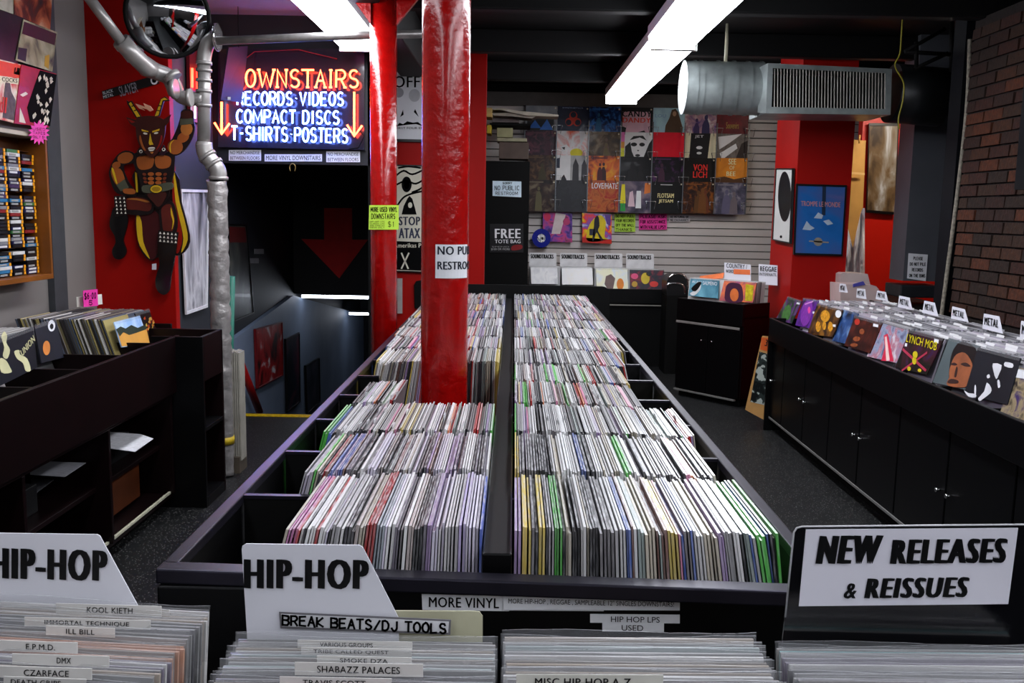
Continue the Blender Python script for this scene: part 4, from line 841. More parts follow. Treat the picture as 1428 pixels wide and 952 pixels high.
ntab(720, 940, 925, 960, 'MISC HIP-HOP A-Z', 'misc hip-hop tab on a rounded cream divider', 1, mat('#d8d6cc', .5), tx=(746, 880))
# ================================================================== LEFT SHELVING UNIT
ZL = .85; Xf = -1.64
t = thing('bin_shelving_unit', 'dark red-black record bin unit with open shelves along the grey wall', 'shelving', (-2.0, 3.2, 0))
def lu(n, *b, m=BLACKR, bev=.002): g = G(); g.box(*b, m); return g.build(n, t, bevel=bev)
lu('front_board', Xf, 1.0, .58, Xf + .02, 4.5, ZL); lu('back_board', -2.41, 1.0, 0, -2.39, 4.95, ZL + .02); lu('bin_floor', -2.39, 1.0, .56, Xf, 4.95, .58)
for y in (1.7, 2.1, 2.5, 2.9, 3.28, 3.66, 4.04, 4.42): lu('cross_partition', -2.39, y - .007, .58, Xf, y + .007, ZL - .03)
lu('end_board', -2.39, 4.93, 0, -1.82, 4.95, ZL)
lu('lower_shelf', -2.39, 1.0, .30, Xf - .06, 4.5, .32); lu('plinth', -2.39, 1.0, 0, Xf - .1, 4.5, .06, m=BLK); lu('base_shelf', -2.39, 1.0, .06, Xf - .015, 4.5, .08)
for y in (1.3, 2.35, 3.05, 3.72, 4.42): lu('upright', -2.39, y - .01, .08, Xf, y + .01, .56)
g = G(); g.box(Xf - .026, 1.0, .08, Xf - .015, 4.42, .09, mat('#b8b6a0', .3)); g.build('pale_trim', t, label='pale metal edge strip')
lu('end_box_front', Xf - .1, 4.44, 0, -1.49, 4.46, ZL, m=BLACK); lu('end_box_side', -1.51, 4.46, ZL - .22, -1.49, 4.75, ZL); lu('end_box_back', -1.86, 4.73, 0, -1.49, 4.75, ZL); lu('end_box_shelf', -1.64, 4.46, .38, -1.49, 4.73, .40, m=BLACK); lu('end_box_base', -1.64, 4.46, 0, -1.49, 4.73, .05, m=BLACK)
for i, (c, lab) in enumerate(((((128, 606), (150, 603), (196, 606), (214, 613), (188, 630), (125, 622)), 'white printed paper on the open shelf nearest the end box'), (((42, 643), (120, 645), (90, 665), (42, 663)), 'grey paper sheet lying on the middle open shelf'), (((43, 667), (75, 669), (44, 692)), 'folded grey paper under another on the middle shelf'))):
    z_ = [.43, .43, .36][i]; pl = PZ(z_); g = G(); g.plate([p + Vector((0, 0, R.uniform(0, .006))) for p in quad(pl, *c)], pl.n, .002, mat(['#d0d0d4', '#85858a', '#75757a'][i], .5, vary=.15, scale=50)); g.build('paper_sheet', label=lab, cat='paper')
for i, (x0, x1, z0, z1, y, lab, col) in enumerate(((-2.1, -1.78, .32, .428, 3.75, 'black box under the white printed paper', '#0c0c0e'), (-2.1, -1.78, .32, .428, 2.9, 'black box under the grey paper sheets', '#0c0c0e'), (-2.05, -1.76, .1, .3, 3.8, 'orange-brown cardboard box on the lowest shelf', '#4a2008'))):
    g = G(); g.box(x0, y, z0, x1, y + .5, z1, mat(col, .5, vary=.2)); g.build('storage_box', label=lab, cat='box', bevel=.003)
def tilt(x, deg, z=.8): s = 1 if x < 0 else -1; return PL((x, 0, z), (s * math.cos(math.radians(deg)), 0, math.sin(math.radians(deg))))
def cover(label, pl, c, cols, scale, seed, extra=None, name='record', group=None, t_=.005, hard=False, cat='record'):
    P = quad(pl, *c); base = sum(P, Vector()) / 4; base.z = min(p.z for p in P)
    o = thing(name, label, cat, base, group); g = G(); g.plate(P, pl.n, t_, art(cols, scale, seed, hard))
    if extra: extra(g, pl.off(.0012))
    g.build('cover', o)
    n = pl.n * .0025; top = [P[0] + n, P[1] + n]; up = (P[0] - P[3]).normalized() * .012
    g = G(); i = g.add([top[0] - up, top[1] - up, top[1] + up * .6, top[0] + up * .6]); g.face((i, i + 1, i + 2, i + 3), PLASTIC); g.build('plastic_sleeve', o)
    return o
def pack(g, side, x0, x1, y0, y1, ztop, pal, deg=18, pitch=.006, hh=.3, tags=0):
    """a run of records whose faces look across the aisle, filed away from it"""
    x = x0; s = side; ln = math.radians(deg)
    while abs(x) < abs(x1):
        th = R.uniform(.6, .92) * pitch; c = R.choice(pal); f = R.uniform(.7, 1.2); g.tint = (*[min(.8, a * f) for a in c], 1); h = hh + R.uniform(-.004, .004); dy = R.uniform(-.006, .006); zb_ = ztop - hh * math.cos(ln)
        def P(a, y, z): return (x - s * .1 * 0 + s * (a + (z - hh) * math.sin(ln)), y, zb_ + z * math.cos(ln))
        g.hexa([P(0, y0 + dy, 0), P(th, y0 + dy, 0), P(th, y1 + dy, 0), P(0, y1 + dy, 0), P(0, y0 + dy, h), P(th, y0 + dy, h), P(th, y1 + dy, h), P(0, y1 + dy, h)], ATTR)
        f = R.uniform(.1, .6); g.col[-5] = tuple(a * (1 - f) + .55 * f for a in g.tint[:3]) + (1,)
        if R.random() < tags:
            g.tint = (.72, .72, .72, 1); q = y0 + (y1 - y0) * R.uniform(.05, .6); L = R.uniform(.05, .1)
            g.hexa([P(0, q, h), P(.001, q, h), P(.001, q + L, h), P(0, q + L, h), P(0, q, h + .012), P(.001, q, h + .012), P(.001, q + L, h + .012), P(0, q + L, h + .012)], ATTR)
        x += s * pitch
LT = tilt(-1.84, 18)
DARKP = [(.03, .03, .035), (.05, .04, .04), (.35, .28, .1), (.02, .02, .02), (.55, .53, .5), (.12, .1, .09), (.2, .17, .1), (.08, .1, .14)]
g = G()
for i, (a, b, xs_) in enumerate(((4.36, 4.64, -1.93), (4.66, 4.92, -1.96), (3.72, 4.02, -2.06), (3.14, 3.46, -1.96), (2.75, 3.07, -1.96))): pack(g, -1, xs_, -2.34, a, b, .935 - .01 * (i == 1), DARKP if i < 2 else [(.5, .48, .45), (.3, .28, .25), (.1, .1, .1), (.6, .58, .55)])
g.build('packed_records', label='records filed behind the front covers in the shelving unit bins', cat='records', kind='stuff')
def sky(g, pl): g.plate(quad(pl, (163, 459), (172, 462), (180, 457), (190, 461), (204, 457), (207, 470), (209, 479), (170, 483)), pl.n, .0006, mat('#c8903c', .5, vary=.1)); g.plate([p + pl.n * .0006 for p in quad(pl, (162, 459), (168, 455), (175, 458), (183, 453), (192, 457), (203, 452), (204, 459), (190, 464), (180, 467), (172, 463), (167, 469))], pl.n, .0005, mat('#1c2818', .6, vary=.3, scale=60))
cover('record with blue sky, dark trees and golden field facing the aisle', LT, [(159, 449), (195, 440), (209, 479), (170, 484)], ['#8ab0dc', '#b8d0ec', '#6a98d0'], 6, 1, sky)
def flames(g, pl):
    rr = random.Random(5)
    for k in range(16):
        x, y = 200 + rr.uniform(0, 12) + (k // 4) * 1.2, 444 + (k // 4) * 5 + rr.uniform(-1, 1); g.plate(quad(pl, (x, y), (x + 2, y - 3), (x + 3, y + 1), (x + 1, y + 2)), pl.n, .0006, mat(['#c8a040', '#b04010'][k % 2]))
cover('black record with small flame pattern behind the blue sky one', tilt(-1.88, 14), [(188, 437), (208, 432), (221, 468), (204, 474)], ['#0c0808', '#1c0a08', '#3a0c08'], 6, 2, flames)
def un(g, pl):
    W = mat('#c8c498', .5); text(g, 'UNION', pl(28, 489), pl(46, 467), pl(31, 497), W, .03)
    for p in (((2, 470), (6, 462), (10, 468), (9, 478), (14, 488), (10, 500), (4, 496), (6, 484)), ((20, 490), (27, 488), (28, 494), (38, 500), (43, 516), (36, 517), (32, 506), (24, 500)), ((0, 500), (8, 502), (14, 512), (16, 519), (2, 519))): g.plate(quad(pl, *smooth(p, 3)), pl.n, .0006, W)
cover('black record with cream drawing and slanted lettering at the aisle edge', tilt(-1.80, 12), [(-30, 484), (46, 456), (52, 512), (-20, 548)], ['#0e1016', '#141620', '#0c0c12'], 4, 3, un)
def orb(g, pl): g.plate(quad(pl, *ell(65, 485, 5, 10)), pl.n, .0006, mat('#c87830', .5, vary=.2)); g.plate(quad(pl, *ell(72, 454, 5, 8)), pl.n, .0006, PAPER); g.plate([p + pl.n * .0006 for p in quad(pl, *ell(72, 455, 2.5, 4))], pl.n, .0005, K)
cover('dark navy record with orange oval and round white sticker', tilt(-1.96, 16), [(48, 455), (78, 445), (90, 498), (58, 506)], ['#12141c', '#181a26', '#401018'], 5, 4, orb)
g = G(); q = PX(-2.2); g.plate(quad(q, (107, 414), (142, 410), (143, 424), (108, 428)), q.n, .003, mat('#d8d8cc', .5)); g.build('divider_card', label='white plastic divider behind the pink price card', cat='divider')
g = G(); q = PX(-2.17); g.plate(quad(q, (116, 405), (136, 403), (137, 426), (117, 428)), q.n, .002, mat('#e0399c', .5, vary=.04)); hand(g, '$6.00', q.off(.001), 118, 409, 134, 417, mat('#500c34'), .006, dy=-1); hand(g, '5', q.off(.001), 124, 419, 129, 425, mat('#500c34'), .005); g.build('price_card', label='hot pink handwritten price card standing above the records', cat='sign')
g = G(); g.box(-2.40, 3.4, .86, -2.36, 4.1, .99, BLK); g.build('speaker_box', label='flat black box against the wall under the cassette rack', cat='box')
# ================================================================== RIGHT CABINET AND METAL BINS
CX, CZt = 1.76, .785
t = thing('record_cabinet', 'long black cabinet with doors carrying the metal record bins', 'cabinet', (2.1, 4.0, 0))
def rc(n, *b, m=BLACK, bev=.003, par=None): g = G(); g.box(*b, m); return g.build(n, par or t, bevel=bev)
rc('carcass', CX + .05, 1.2, .08, 2.45, 6.33, .64); rc('plinth', CX + .1, 1.2, 0, 2.45, 6.30, .08, m=BLK)
rc('front_board', CX, 1.2, .63, CX + .022, 6.36, CZt); rc('end_board', CX, 6.34, .0, 2.45, 6.36, CZt); rc('back_board', 2.43, 1.2, .63, 2.45, 6.34, .92); rc('bin_floor', CX + .022, 1.2, .62, 2.43, 6.34, .64)
rc('base_trim', CX + .028, 1.2, .085, CX + .036, 6.34, .1, m=mat('#8f8f8c', .35, .6))
ys = [6.33, 6.05, 5.6, 5.14, 4.68, 4.2, 3.71, 3.2, 2.7, 2.2, 1.7, 1.22]
for a, b in zip(ys, ys[1:]):
    d = rc('door', CX + .03, b + .006, .11, CX + .05, a - .006, .62)
    g = G(); yy = (b + .045) if ys.index(a) % 2 == 1 else (a - .045); g.tube([(CX + .03, yy, .36), (CX + .016, yy, .36)], .005, CHROME, 8); g.tube([(CX + .018, yy, .36), (CX + .008, yy, .36)], .009, CHROME, 10); g.build('knob', d)
for y in (5.98, 5.6, 5.2, 4.78, 4.38, 3.95, 3.5, 3.1, 2.7): rc('bin_divider', CX + .022, y - .005, .64, 2.43, y + .005, .76, m=BLK, bev=0)
g = G(); GP = [(.34, .34, .36), (.28, .28, .3), (.4, .4, .42), (.2, .2, .22), (.45, .43, .46), (.12, .12, .13), (.33, .3, .36)]
for i in range(9):
    y0 = 5.72 - .395 * i; pack(g, 1, CX + .16 + .01 * (i % 3), 2.40, y0 - .01, y0 + .31, .94, GP, deg=14, pitch=.0085, tags=.22)
g.build('packed_records', label='plastic sleeved records filed behind the metal covers', cat='records', kind='stuff')
RT = tilt(1.86, 16)
Q = lambda l: [(1080 + a / 4.103, 370 + b / 4.103) for a, b in l]
def m1(g, pl): g.plate(quad(pl, *Q(smooth([(40, 300), (60, 240), (85, 225), (95, 260), (80, 310)], 3))), pl.n, .0006, mat('#3c6a30', .5, vary=.4, scale=40)); g.plate(quad(pl, *Q([(128, 210), (146, 214), (143, 224), (125, 220)])), pl.n, .0006, PAPER)
def m2(g, pl):
    g.plate(quad(pl, *Q(smooth([(150, 310), (155, 250), (180, 205), (215, 215), (212, 280), (190, 335), (165, 345)], 3))), pl.n, .0006, mat('#7a2c9c', .4, vary=.3, scale=30)); q = pl.off(.001)
    g.plate(quad(q, *Q(smooth([(190, 250), (200, 235), (206, 260), (196, 275)], 3))), pl.n, .0006, mat('#e8489c', .4)); g.ribbon([q(*Q([(175, 222)])[0]), q(*Q([(222, 205)])[0])], pl.n, .01, mat('#d890d8', .4)); g.plate(quad(q, *Q([(219, 262), (232, 265), (230, 277), (217, 274)])), pl.n, .0006, PAPER)
def c3(g, pl):
    for x, y, a, b in ((290, 290, 26, 34), (250, 350, 14, 30), (320, 350, 14, 28), (285, 345, 10, 24)): g.plate(quad(pl.off(a * 1e-5), *Q(ell(x, y, a, b))), pl.n, .0006, mat('#c88a1c', .45, vary=.5, scale=60))
    g.plate(quad(pl, *Q(ell(365, 277, 17, 22))), pl.n, .0006, PAPER); g.plate(quad(pl, *Q([(322, 335), (350, 338), (349, 352), (321, 348)])), pl.n, .0006, PAPER)
def c5(g, pl):
    for x, y, a, b in ((500, 378, 14, 16), (470, 420, 20, 14), (455, 455, 22, 10)): g.plate(quad(pl.off(a * 1e-5), *Q(ell(x, y, a, b))), pl.n, .0006, mat('#8a4420', .45, vary=.5, scale=60))
    g.plate(quad(pl, *Q(ell(473, 322, 15, 18))), pl.n, .0006, mat('#b02818')); g.plate(quad(pl, *Q([(566, 332), (594, 338), (592, 354), (564, 348)])), pl.n, .0006, PAPER)
def c6(g, pl): g.plate(quad(pl, *Q([(625, 400), (648, 390), (682, 548), (610, 545), (632, 470)])), pl.n, .0006, mat('#d02848', .4)); g.plate([p + pl.n * .0006 for p in quad(pl, *Q([(632, 410), (642, 405), (660, 545), (640, 546)]))], pl.n, .0005, mat('#e8c8c0'))
def c7(g, pl):
    text(g, 'LYNCH MOB', *[pl(*Q([p])[0]) for p in ((762, 392), (935, 440), (753, 436))], mat('#d8c818', .4), .01)
    Y2 = mat('#c8b418', .4); RS = mat('#a83048', .4)
    for a, b in (((735, 480), (865, 600)), ((870, 500), (730, 600))): g.ribbon([pl(*Q([a])[0]), pl(*Q([b])[0])], pl.n, .012, RS)
    for e_ in ((805, 510, 14, 20), (800, 545, 12, 22), (770, 590, 10, 12), (830, 600, 10, 10)): g.plate(quad(pl.off(.001), *Q(ell(*e_))), pl.n, .0006, Y2)
    g.plate(quad(pl, *Q([(915, 418), (940, 424), (938, 446), (912, 440)])), pl.n, .0006, PAPER); g.plate(quad(pl, *Q([(748, 444), (760, 446), (757, 464), (745, 462)])), pl.n, .0006, PAPER)
def c8(g, pl):
    g.plate(quad(pl, *Q(smooth([(1030, 470), (1060, 440), (1110, 445), (1160, 500), (1150, 690), (1090, 700), (1005, 690), (1000, 600), (1010, 520)], 3))), pl.n, .0006, mat('#120a08', .4)); s = mat('#96532e', .5, vary=.35, scale=10); d = mat('#30140c', .5)
    q = pl.off(.001)
    g.plate(quad(q, *Q(smooth([(1040, 510), (1090, 500), (1130, 560), (1130, 630), (1100, 690), (1060, 697), (1000, 690), (985, 672), (1000, 640), (1000, 610), (1012, 560)], 3))), pl.n, .0006, s)
    q = q.off(.001)
    for p in ([(1008, 565), (1028, 555), (1046, 566), (1030, 572)], [(1064, 564), (1095, 555), (1122, 576), (1095, 578)], [(990, 664), (1012, 648), (1050, 658), (1046, 674), (1000, 674)], [(1040, 580), (1048, 590), (1040, 634), (1028, 634)]): g.plate(quad(q, *Q(smooth(p, 3))), pl.n, .0005, d)
def c9(g, pl):
    W = mat('#d8d8dc', .4)
    for p in ([(1250, 560), (1300, 570), (1285, 620), (1268, 650), (1252, 600)], [(1165, 760), (1200, 720), (1215, 670), (1240, 700), (1235, 730), (1190, 765), (1175, 775)], [(1085, 715), (1110, 730), (1150, 735), (1150, 755), (1110, 750)], [(1145, 690), (1152, 688), (1152, 745), (1144, 745)], [(1215, 630), (1228, 622), (1232, 640), (1218, 645)], [(1275, 660), (1285, 655), (1292, 690), (1280, 700)], [(1320, 552), (1364, 562), (1360, 586), (1316, 576)]): g.plate(quad(pl, *Q(smooth(p, 2))), pl.n, .0006, W)
def c10(g, pl): g.plate(quad(pl, *Q([(1386, 590), (1440, 600), (1436, 650), (1380, 640)])), pl.n, .0006, PAPER)
MG = 'front covers of the metal bins'
for lab, c, cols, sc, sd, ex, dx in (('green and purple dark record at the far end of the metal bins', [(75, 180), (155, 205), (98, 332), (5, 312)], ['#241430', '#1c3a1c', '#5a2a70', '#3a7030'], 12, 1, m1, .02), ('violet record with bright pink glow, second from the far end', [(165, 190), (252, 202), (205, 360), (118, 342)], ['#1c0c30', '#5a1c8c', '#3a1060'], 10, 2, m2, .01),
    ('gold and black record with round white sticker in the metal bins', [(245, 218), (390, 255), (332, 408), (188, 392)], ['#140a06', '#4a2a0c', '#8a5a14'], 14, 3, c3, 0), ('blue chrome coloured record tucked beside the dark red one', [(385, 250), (480, 275), (418, 450), (330, 430)], ['#141c30', '#2a4a80', '#7090b8'], 12, 4, None, .012),
    ('dark red record with round red sticker in the metal bins', [(460, 288), (617, 330), (545, 502), (398, 458)], ['#140605', '#34100a', '#5a2014'], 14, 5, c5, 0), ('pink and grey record with white lightning streak', [(622, 332), (775, 375), (698, 558), (528, 520)], ['#5a5a78', '#8c98b0', '#a86878', '#c8c8d0'], 14, 6, c6, .005),
    ('black record with yellow lettering and crossed instruments', [(772, 370), (968, 418), (870, 625), (690, 582)], ['#080808', '#14140c', '#3a1420', '#281c50'], 10, 7, c7, 0), ('grey record with a dark haired face portrait', [(1000, 415), (1175, 460), (1095, 712), (905, 668)], ['#4c5658', '#566264'], 3, 8, c8, .008),
    ('black and white record with praying hands picture', [(1165, 468), (1408, 530), (1330, 795), (1085, 735)], ['#101216', '#1a1c22'], 4, 9, c9, 0), ('speckled beige and violet record nearest the camera in the metal bins', [(1395, 580), (1640, 640), (1560, 930), (1290, 840)], ['#2c2420', '#988868', '#3c2c58'], 22, 10, c10, .005)):
    cover(lab, tilt(1.86 + dx, 16), Q(c), cols, sc, sd, ex, group=MG)
for i, (c, cs) in enumerate(((((1171, 395), (1179, 396), (1182, 408), (1170, 407)), 0), (((1195, 402), (1206, 403), (1208, 417), (1194, 415)), 0), (((1223, 405), (1235, 407), (1238, 420), (1221, 417)), 0), (((1254, 412), (1268, 415), (1272, 432), (1252, 428)), 0), (((1289, 419), (1303, 422), (1308, 441), (1286, 436)), 0), (((1328, 427), (1345, 431), (1350, 449), (1326, 444)), 0), (((1372, 437), (1393, 441), (1398, 465), (1370, 458)), 0), (((1424, 447), (1446, 452), (1452, 478), (1422, 472)), 0))):
    q = PX(2.27); x0, y0 = c[0]; w_ = c[1][0] - c[0][0]; h_ = c[3][1] - y0; g = G(); g.plate(quad(q, *c), q.n, .0025, CARD); d = (c[1][1] - y0)
    text(g, 'METAL', q.off(.0015)(x0 + 1, y0 + h_ * .2 + d * .1), q.off(.0015)(x0 + w_ - .3, y0 + h_ * .2 + d * 1.2), q.off(.0015)(x0 + .4, y0 + h_ * .72), K, .09)
    g.build('divider_card', label='white metal divider card, %s counting from the red pillar' % ordinal(i + 1), cat='divider', group='metal divider cards')
g = G(); q = PL((CX + .0, 6.42, 0), (-.45, -.89, 0)); g.plate(quad(q, (1063, 468), (1076, 470), (1074, 590), (1039, 571)), q.n, .012, mat('#b88a50', .5, vary=.1))
g.plate(quad(q.off(.002), (1062, 470), (1076, 472), (1075, 491), (1060, 487)), q.n, .001, mat('#c8561c', .5)); g.plate(quad(q.off(.002), (1059, 490), (1074, 494), (1072, 566), (1046, 560)), q.n, .001, art(['#0c1010', '#28302e', '#a8b0a8'], 14, 3, True)); text(g, '35', q.off(.004)(1068, 473), q.off(.004)(1076, 475), q.off(.004)(1066, 482), K, .03); g.build('poster_board', label='orange and black poster board leaning between the two cabinets', cat='poster')
zs = PY(6.6)(1200, 427).z
t = thing('back_shelf', 'low black shelf unit behind the metal bins holding the plastic tubs', 'shelf', (2.75, 7.2, 0))
g = G(); g.box(2.5, 6.42, zs - .03, 3.2, 8.0 - .06, zs, BLK); g.build('top_board', t); g = G(); g.box(2.5, 6.42, 0, 2.53, 7.94, zs - .03, BLK); g.build('side_board', t); g = G(); g.box(3.17, 7.1, 0, 3.2, 7.94, zs - .03, BLK); g.build('side_board', t)
# plastic bins and drape behind the metal bins
t = thing('plastic_bin', 'clear plastic tub with tall back behind the farthest metal card', 'tub', PY(6.9)(1195, 415)); q = PY(6.9); TUB = mat('#d8c8c4', .3, vary=.05, alpha=.75)
g = G(); g.plate(quad(q, (1172, 382), (1176, 380), (1210, 382), (1214, 398), (1216, 420), (1170, 418)), q.n, .25, TUB); g.build('body', t)
t = thing('plastic_bin', 'wider clear plastic tub with blue strip inside beside the red wall', 'tub', PY(6.6)(1210, 425)); q = PY(6.6)
g = G(); g.plate(quad(q, (1172, 396), (1215, 397), (1222, 399), (1226, 404), (1230, 428), (1172, 426)), q.n, .22, mat('#d8c0bc', .3, vary=.05, alpha=.7)); g.build('body', t); g = G(); q = q.off(.01); g.plate(quad(q, (1190, 396), (1204, 392), (1207, 397), (1190, 400)), q.n, .01, mat('#4a48a0')); g.build('blue_strip', t)
t = thing('planks', 'two pale wooden boards leaning upright between pillar and red wall', 'boards', PY(8.0)(1192, 380))
for i, (a, b) in enumerate((((1181, 193, 1193, 380)), (1194, 194, 1206, 380)) if False else ((0, 0), (1, 1))):
    q = PY(8.0); x = 1183 + 12.5 * i; bt = [Vector((q(x + 8, 380).x, 8, 0)), Vector((q(x - 4, 380).x, 8, 0))]
    g = G(); g.plate(quad(q, (x - 2, 194 + i), (x + 12, 195 + i)) + bt, q.n, .03, mat('#c89850', .5, vary=.1, scale=6)); g.build('board', t)
g = G(); q = PY(7.95); g.tube([q(1199, 188), q(1198, 200)], .008, mat('#c89850', .5), 6); g.plate(quad(q, (1180, 239), (1206, 241), (1206, 244), (1180, 242)), q.n, .01, mat('#e0b878', .5)); g.build('tie_strip', t)
g = G(); q = PY(7.85); bm_ = []; P0 = [(1178, 300), (1186, 345), (1196, 338), (1203, 290), (1206, 292), (1203, 350), (1206, 382), (1174, 382)]
m_ = mat('#ececf0', .35, vary=.15, scale=9, bump=1.0); nx, nz = 10, 14; idx = {}
for i in range(nx + 1):
    for j in range(nz + 1):
        u = i / nx; v = j / nz; topy = 300 + (345 - 300) * min(1, u / .4) if u < .4 else (345 - (345 - 290) * min(1, (u - .4) / .45))
        y = topy + (402 - topy) * v; x = 1178 + (1206 - 1178) * u - 4 * v * (1 - u)
        p = PY(7.85 + .04 * math.sin(u * 17 + v * 4) + .03 * math.sin(v * 9 + u * 6))(x, y); idx[i, j] = g.add([p])
for i in range(nx):
    for j in range(nz): g.face((idx[i, j], idx[i, j + 1], idx[i + 1, j + 1], idx[i + 1, j]), m_, False)
g.build('white_drape', label='crumpled white plastic sheet draped in front of the wooden boards', cat='sheet')
poster('poster', 'tall silver and brown framed poster in the lit red recess', 'poster', PY(8.26), [(1212, 173), (1253, 173), (1248, 298), (1208, 295)], ['#3c2c1c', '#6a5438', '#8c8478', '#c8ccd4'], 4, 6, '#0a0606', .018, stretch=(2, 1, .7))
g = G(); q = PY(6.74); g.plate(quad(q, (1267, 353), (1294, 355), (1291, 392), (1265, 388)), q.n, .002, PAPER); q = q.off(.001)
for i, (s, a, b) in enumerate((('PLEASE', 1274, 1287), ('DO NOT PILE', 1269, 1291), ('RECORDS', 1272, 1287), ('ON THE BINS', 1268, 1290))): hand(g, s, q, a, 358 + i * 8, b, 362 + i * 8, INK, .004, dy=.5)
g.build('hand_lettered_sign', label='white handwritten paper taped on the dark grey chase', cat='sign')
def tm(g, pl):
    text(g, 'TROMPE LE MONDE', pl(1117, 280), pl(1172, 282), pl(1117, 287), mat('#c08078'), .01)
    g.plate(quad(pl, *ell(1141, 337, 6, 6)), pl.n, .0008, mat('#8a8478', .4)); g.ribbon([pl(1129, 336), pl(1155, 338)], pl.n, .01, mat('#8a8478')); W = mat('#a8b8c8')
    for p in ([(1119, 320), (1125, 308), (1130, 314), (1136, 318), (1130, 321)], [(1135, 304), (1141, 296), (1148, 300), (1146, 305)], [(1148, 308), (1156, 306), (1162, 312), (1154, 314)]): g.plate(quad(pl, *p), pl.n, .0006, W)
    g.plate(quad(pl, (1147, 259), (1152, 259), (1151, 300), (1146, 300)), pl.n, .0005, mat('#10243c')); 
poster('poster', 'blue framed poster with pale pink title on the red pillar', 'poster', PY(6.98), [(1111, 257), (1180, 259), (1174, 356), (1107, 354)], ['#0c4a88', '#1860a8', '#3c5a98', '#6a5a8c'], 2.2, 3, '#04080c', .012, extra=tm)
def oval(g, pl): g.plate(quad(pl, *ell(1094, 274, 9, 35, 30)), pl.n, .001, mat('#0c1418', .3, vary=.5, scale=10)); g.plate(quad(pl, *ell(1089, 330, 1.6, 2)), pl.n, .001, INK)
poster('poster', 'narrow white poster with tall black oval on the pillar side', 'poster', PX(px0 - .02), [(1083, 235), (1106, 235), (1102, 339), (1078, 334)], ['#d0d0cc', '#c4c4c0'], 3, 1, '#1a1a1a', .008, extra=oval)
g = G(); g.box(BX - .06, 4.0, PX(BX - .06)(1424, 264).z, BX - .01, PX(BX - .06)(1420, 200).y, CEIL - .05, mat('#030408', .5, spec=.15)); g.build('wall_panel', label='black panel hanging on the brick wall at the frame edge', cat='panel')
# ================================================================== DUCT
DY = 6.5
t = thing('air_duct', 'round galvanised air duct with a rectangular louvred grille box', 'duct', (PY(DY)(1100, 160).x, DY, PY(DY)(1100, 160).z))
a = PY(DY)(953, 122); b_ = PY(DY)(1062, 124); r_ = (PY(DY)(1000, 86).z - PY(DY)(1000, 160).z) / 2
g = G(); n = 24; path = [a + (b_ - a) * i / n for i in range(n + 1)]; g.tube(path, r_, STEEL, 36, cap=False)
g.build('round_duct', t)
for f in (.12, .2, .42, .62, .8, .97):
    g = G(); c_ = a + (b_ - a) * f; e_ = (b_ - a).normalized() * .008; g.tube([c_ - e_, c_ + e_], r_ + .006, STEEL, 36, cap=False); g.build('seam', t)
g = G(); g.tube([a - (b_ - a).normalized() * .004, a], r_ + .004, mat('#8a908e', .45, .2), 36); g.build('end_cap', t)
q = PY(DY - .22); fx0, fx1 = q(1071, 88), q(1244, 96); f2, f3 = q(1242, 160), q(1068, 158)
fr = [fx0, fx1, f2, f3]; bk_ = [p + Vector((0, .44, 0)) for p in fr]
g = G()
for i in range(4):
    j = (i + 1) % 4; o_ = [fr[i], fr[j], bk_[j], bk_[i]]; i0 = g.add(o_); g.face((i0, i0 + 1, i0 + 2, i0 + 3), STEEL)
i0 = g.add(bk_); g.face((i0, i0 + 1, i0 + 2, i0 + 3), BLK)
cen = sum(fr, Vector()) / 4; inn = [q(1078, 95), q(1236, 102), q(1235, 152), q(1076, 149)]
for i in range(4): j = (i + 1) % 4; g.plate([fr[i], fr[j], inn[j], inn[i]], (0, -1, 0), .012, STEEL)
for (x, p, p2) in ((1060, fr[0], fr[3]),): i0 = g.add([q(1064, 91) + Vector((0, .1, 0)), p, p2, q(1062, 155) + Vector((0, .1, 0))]); g.face((i0, i0 + 1, i0 + 2, i0 + 3), STEEL)
g.build('grille_box', t)
for i in range(36):
    x = 1080 + i * 4.4; g = G(); p = q(x, 95.5 + i * .18); p2 = q(x - .6, 150 + i * .07); g.hexa([(p2.x, p2.y + .004, p2.z), (p2.x + .006, p2.y + .004, p2.z), (p2.x + .012, p2.y + .03, p2.z), (p2.x + .006, p2.y + .03, p2.z), (p.x, p.y + .004, p.z), (p.x + .006, p.y + .004, p.z), (p.x + .012, p.y + .03, p.z), (p.x + .006, p.y + .03, p.z)], mat('#c8c4bc', .4, .3)); g.build('louvre', t)
a2 = PY(DY)(1242, 130); b2 = PY(DY)(1312, 136); g = G(); g.tube([a2, b2], r_ + .02, mat('#1a1c1e', .4, .4, vary=.2), 32); g.build('dark_duct', t)
g = G(); e = PY(DY)(1012, 86); g.tube([e - Vector((0, 0, .03)), Vector((e.x, e.y, CEIL))], .012, mat('#b8b49c', .5), 8); g.build('hanger_strap', t)
g = G(); q = PY(6.1); g.tube(smooth([Vector((q(1257, 50).x, 6.1, CEIL)), q(1257, 50), q(1255, 75), q(1248, 92), (q(1260, 115)), q(1259, 140), q(1253, 165), q(1254, 180)], 4, False), .005, mat('#8a8020', .5), 6); g.build('yellow_cord', label='thin yellow cord dangling in front of the duct end', cat='cord')
g = G(); q = PY(6.2)
for a_, b__ in (((1262, 72), (1325, 76)), ((1278, 58), (1278, 96)), ((1327, 30), (1327, 100)), ((1262, 72), (1318, 40)), ((1275, 96), (1322, 74))): g.tube([q(*a_), q(*b__)], .014, BLK, 6)
g.build('hanger_frame', label='black metal hanger frame above the dark duct end', cat='frame')
g = G(); g.box(2.3, 7.6, 2.60, 4.0, 8.28, 2.64, mat('#8a8892', .6)); g.build('trim_9', kind='structure')
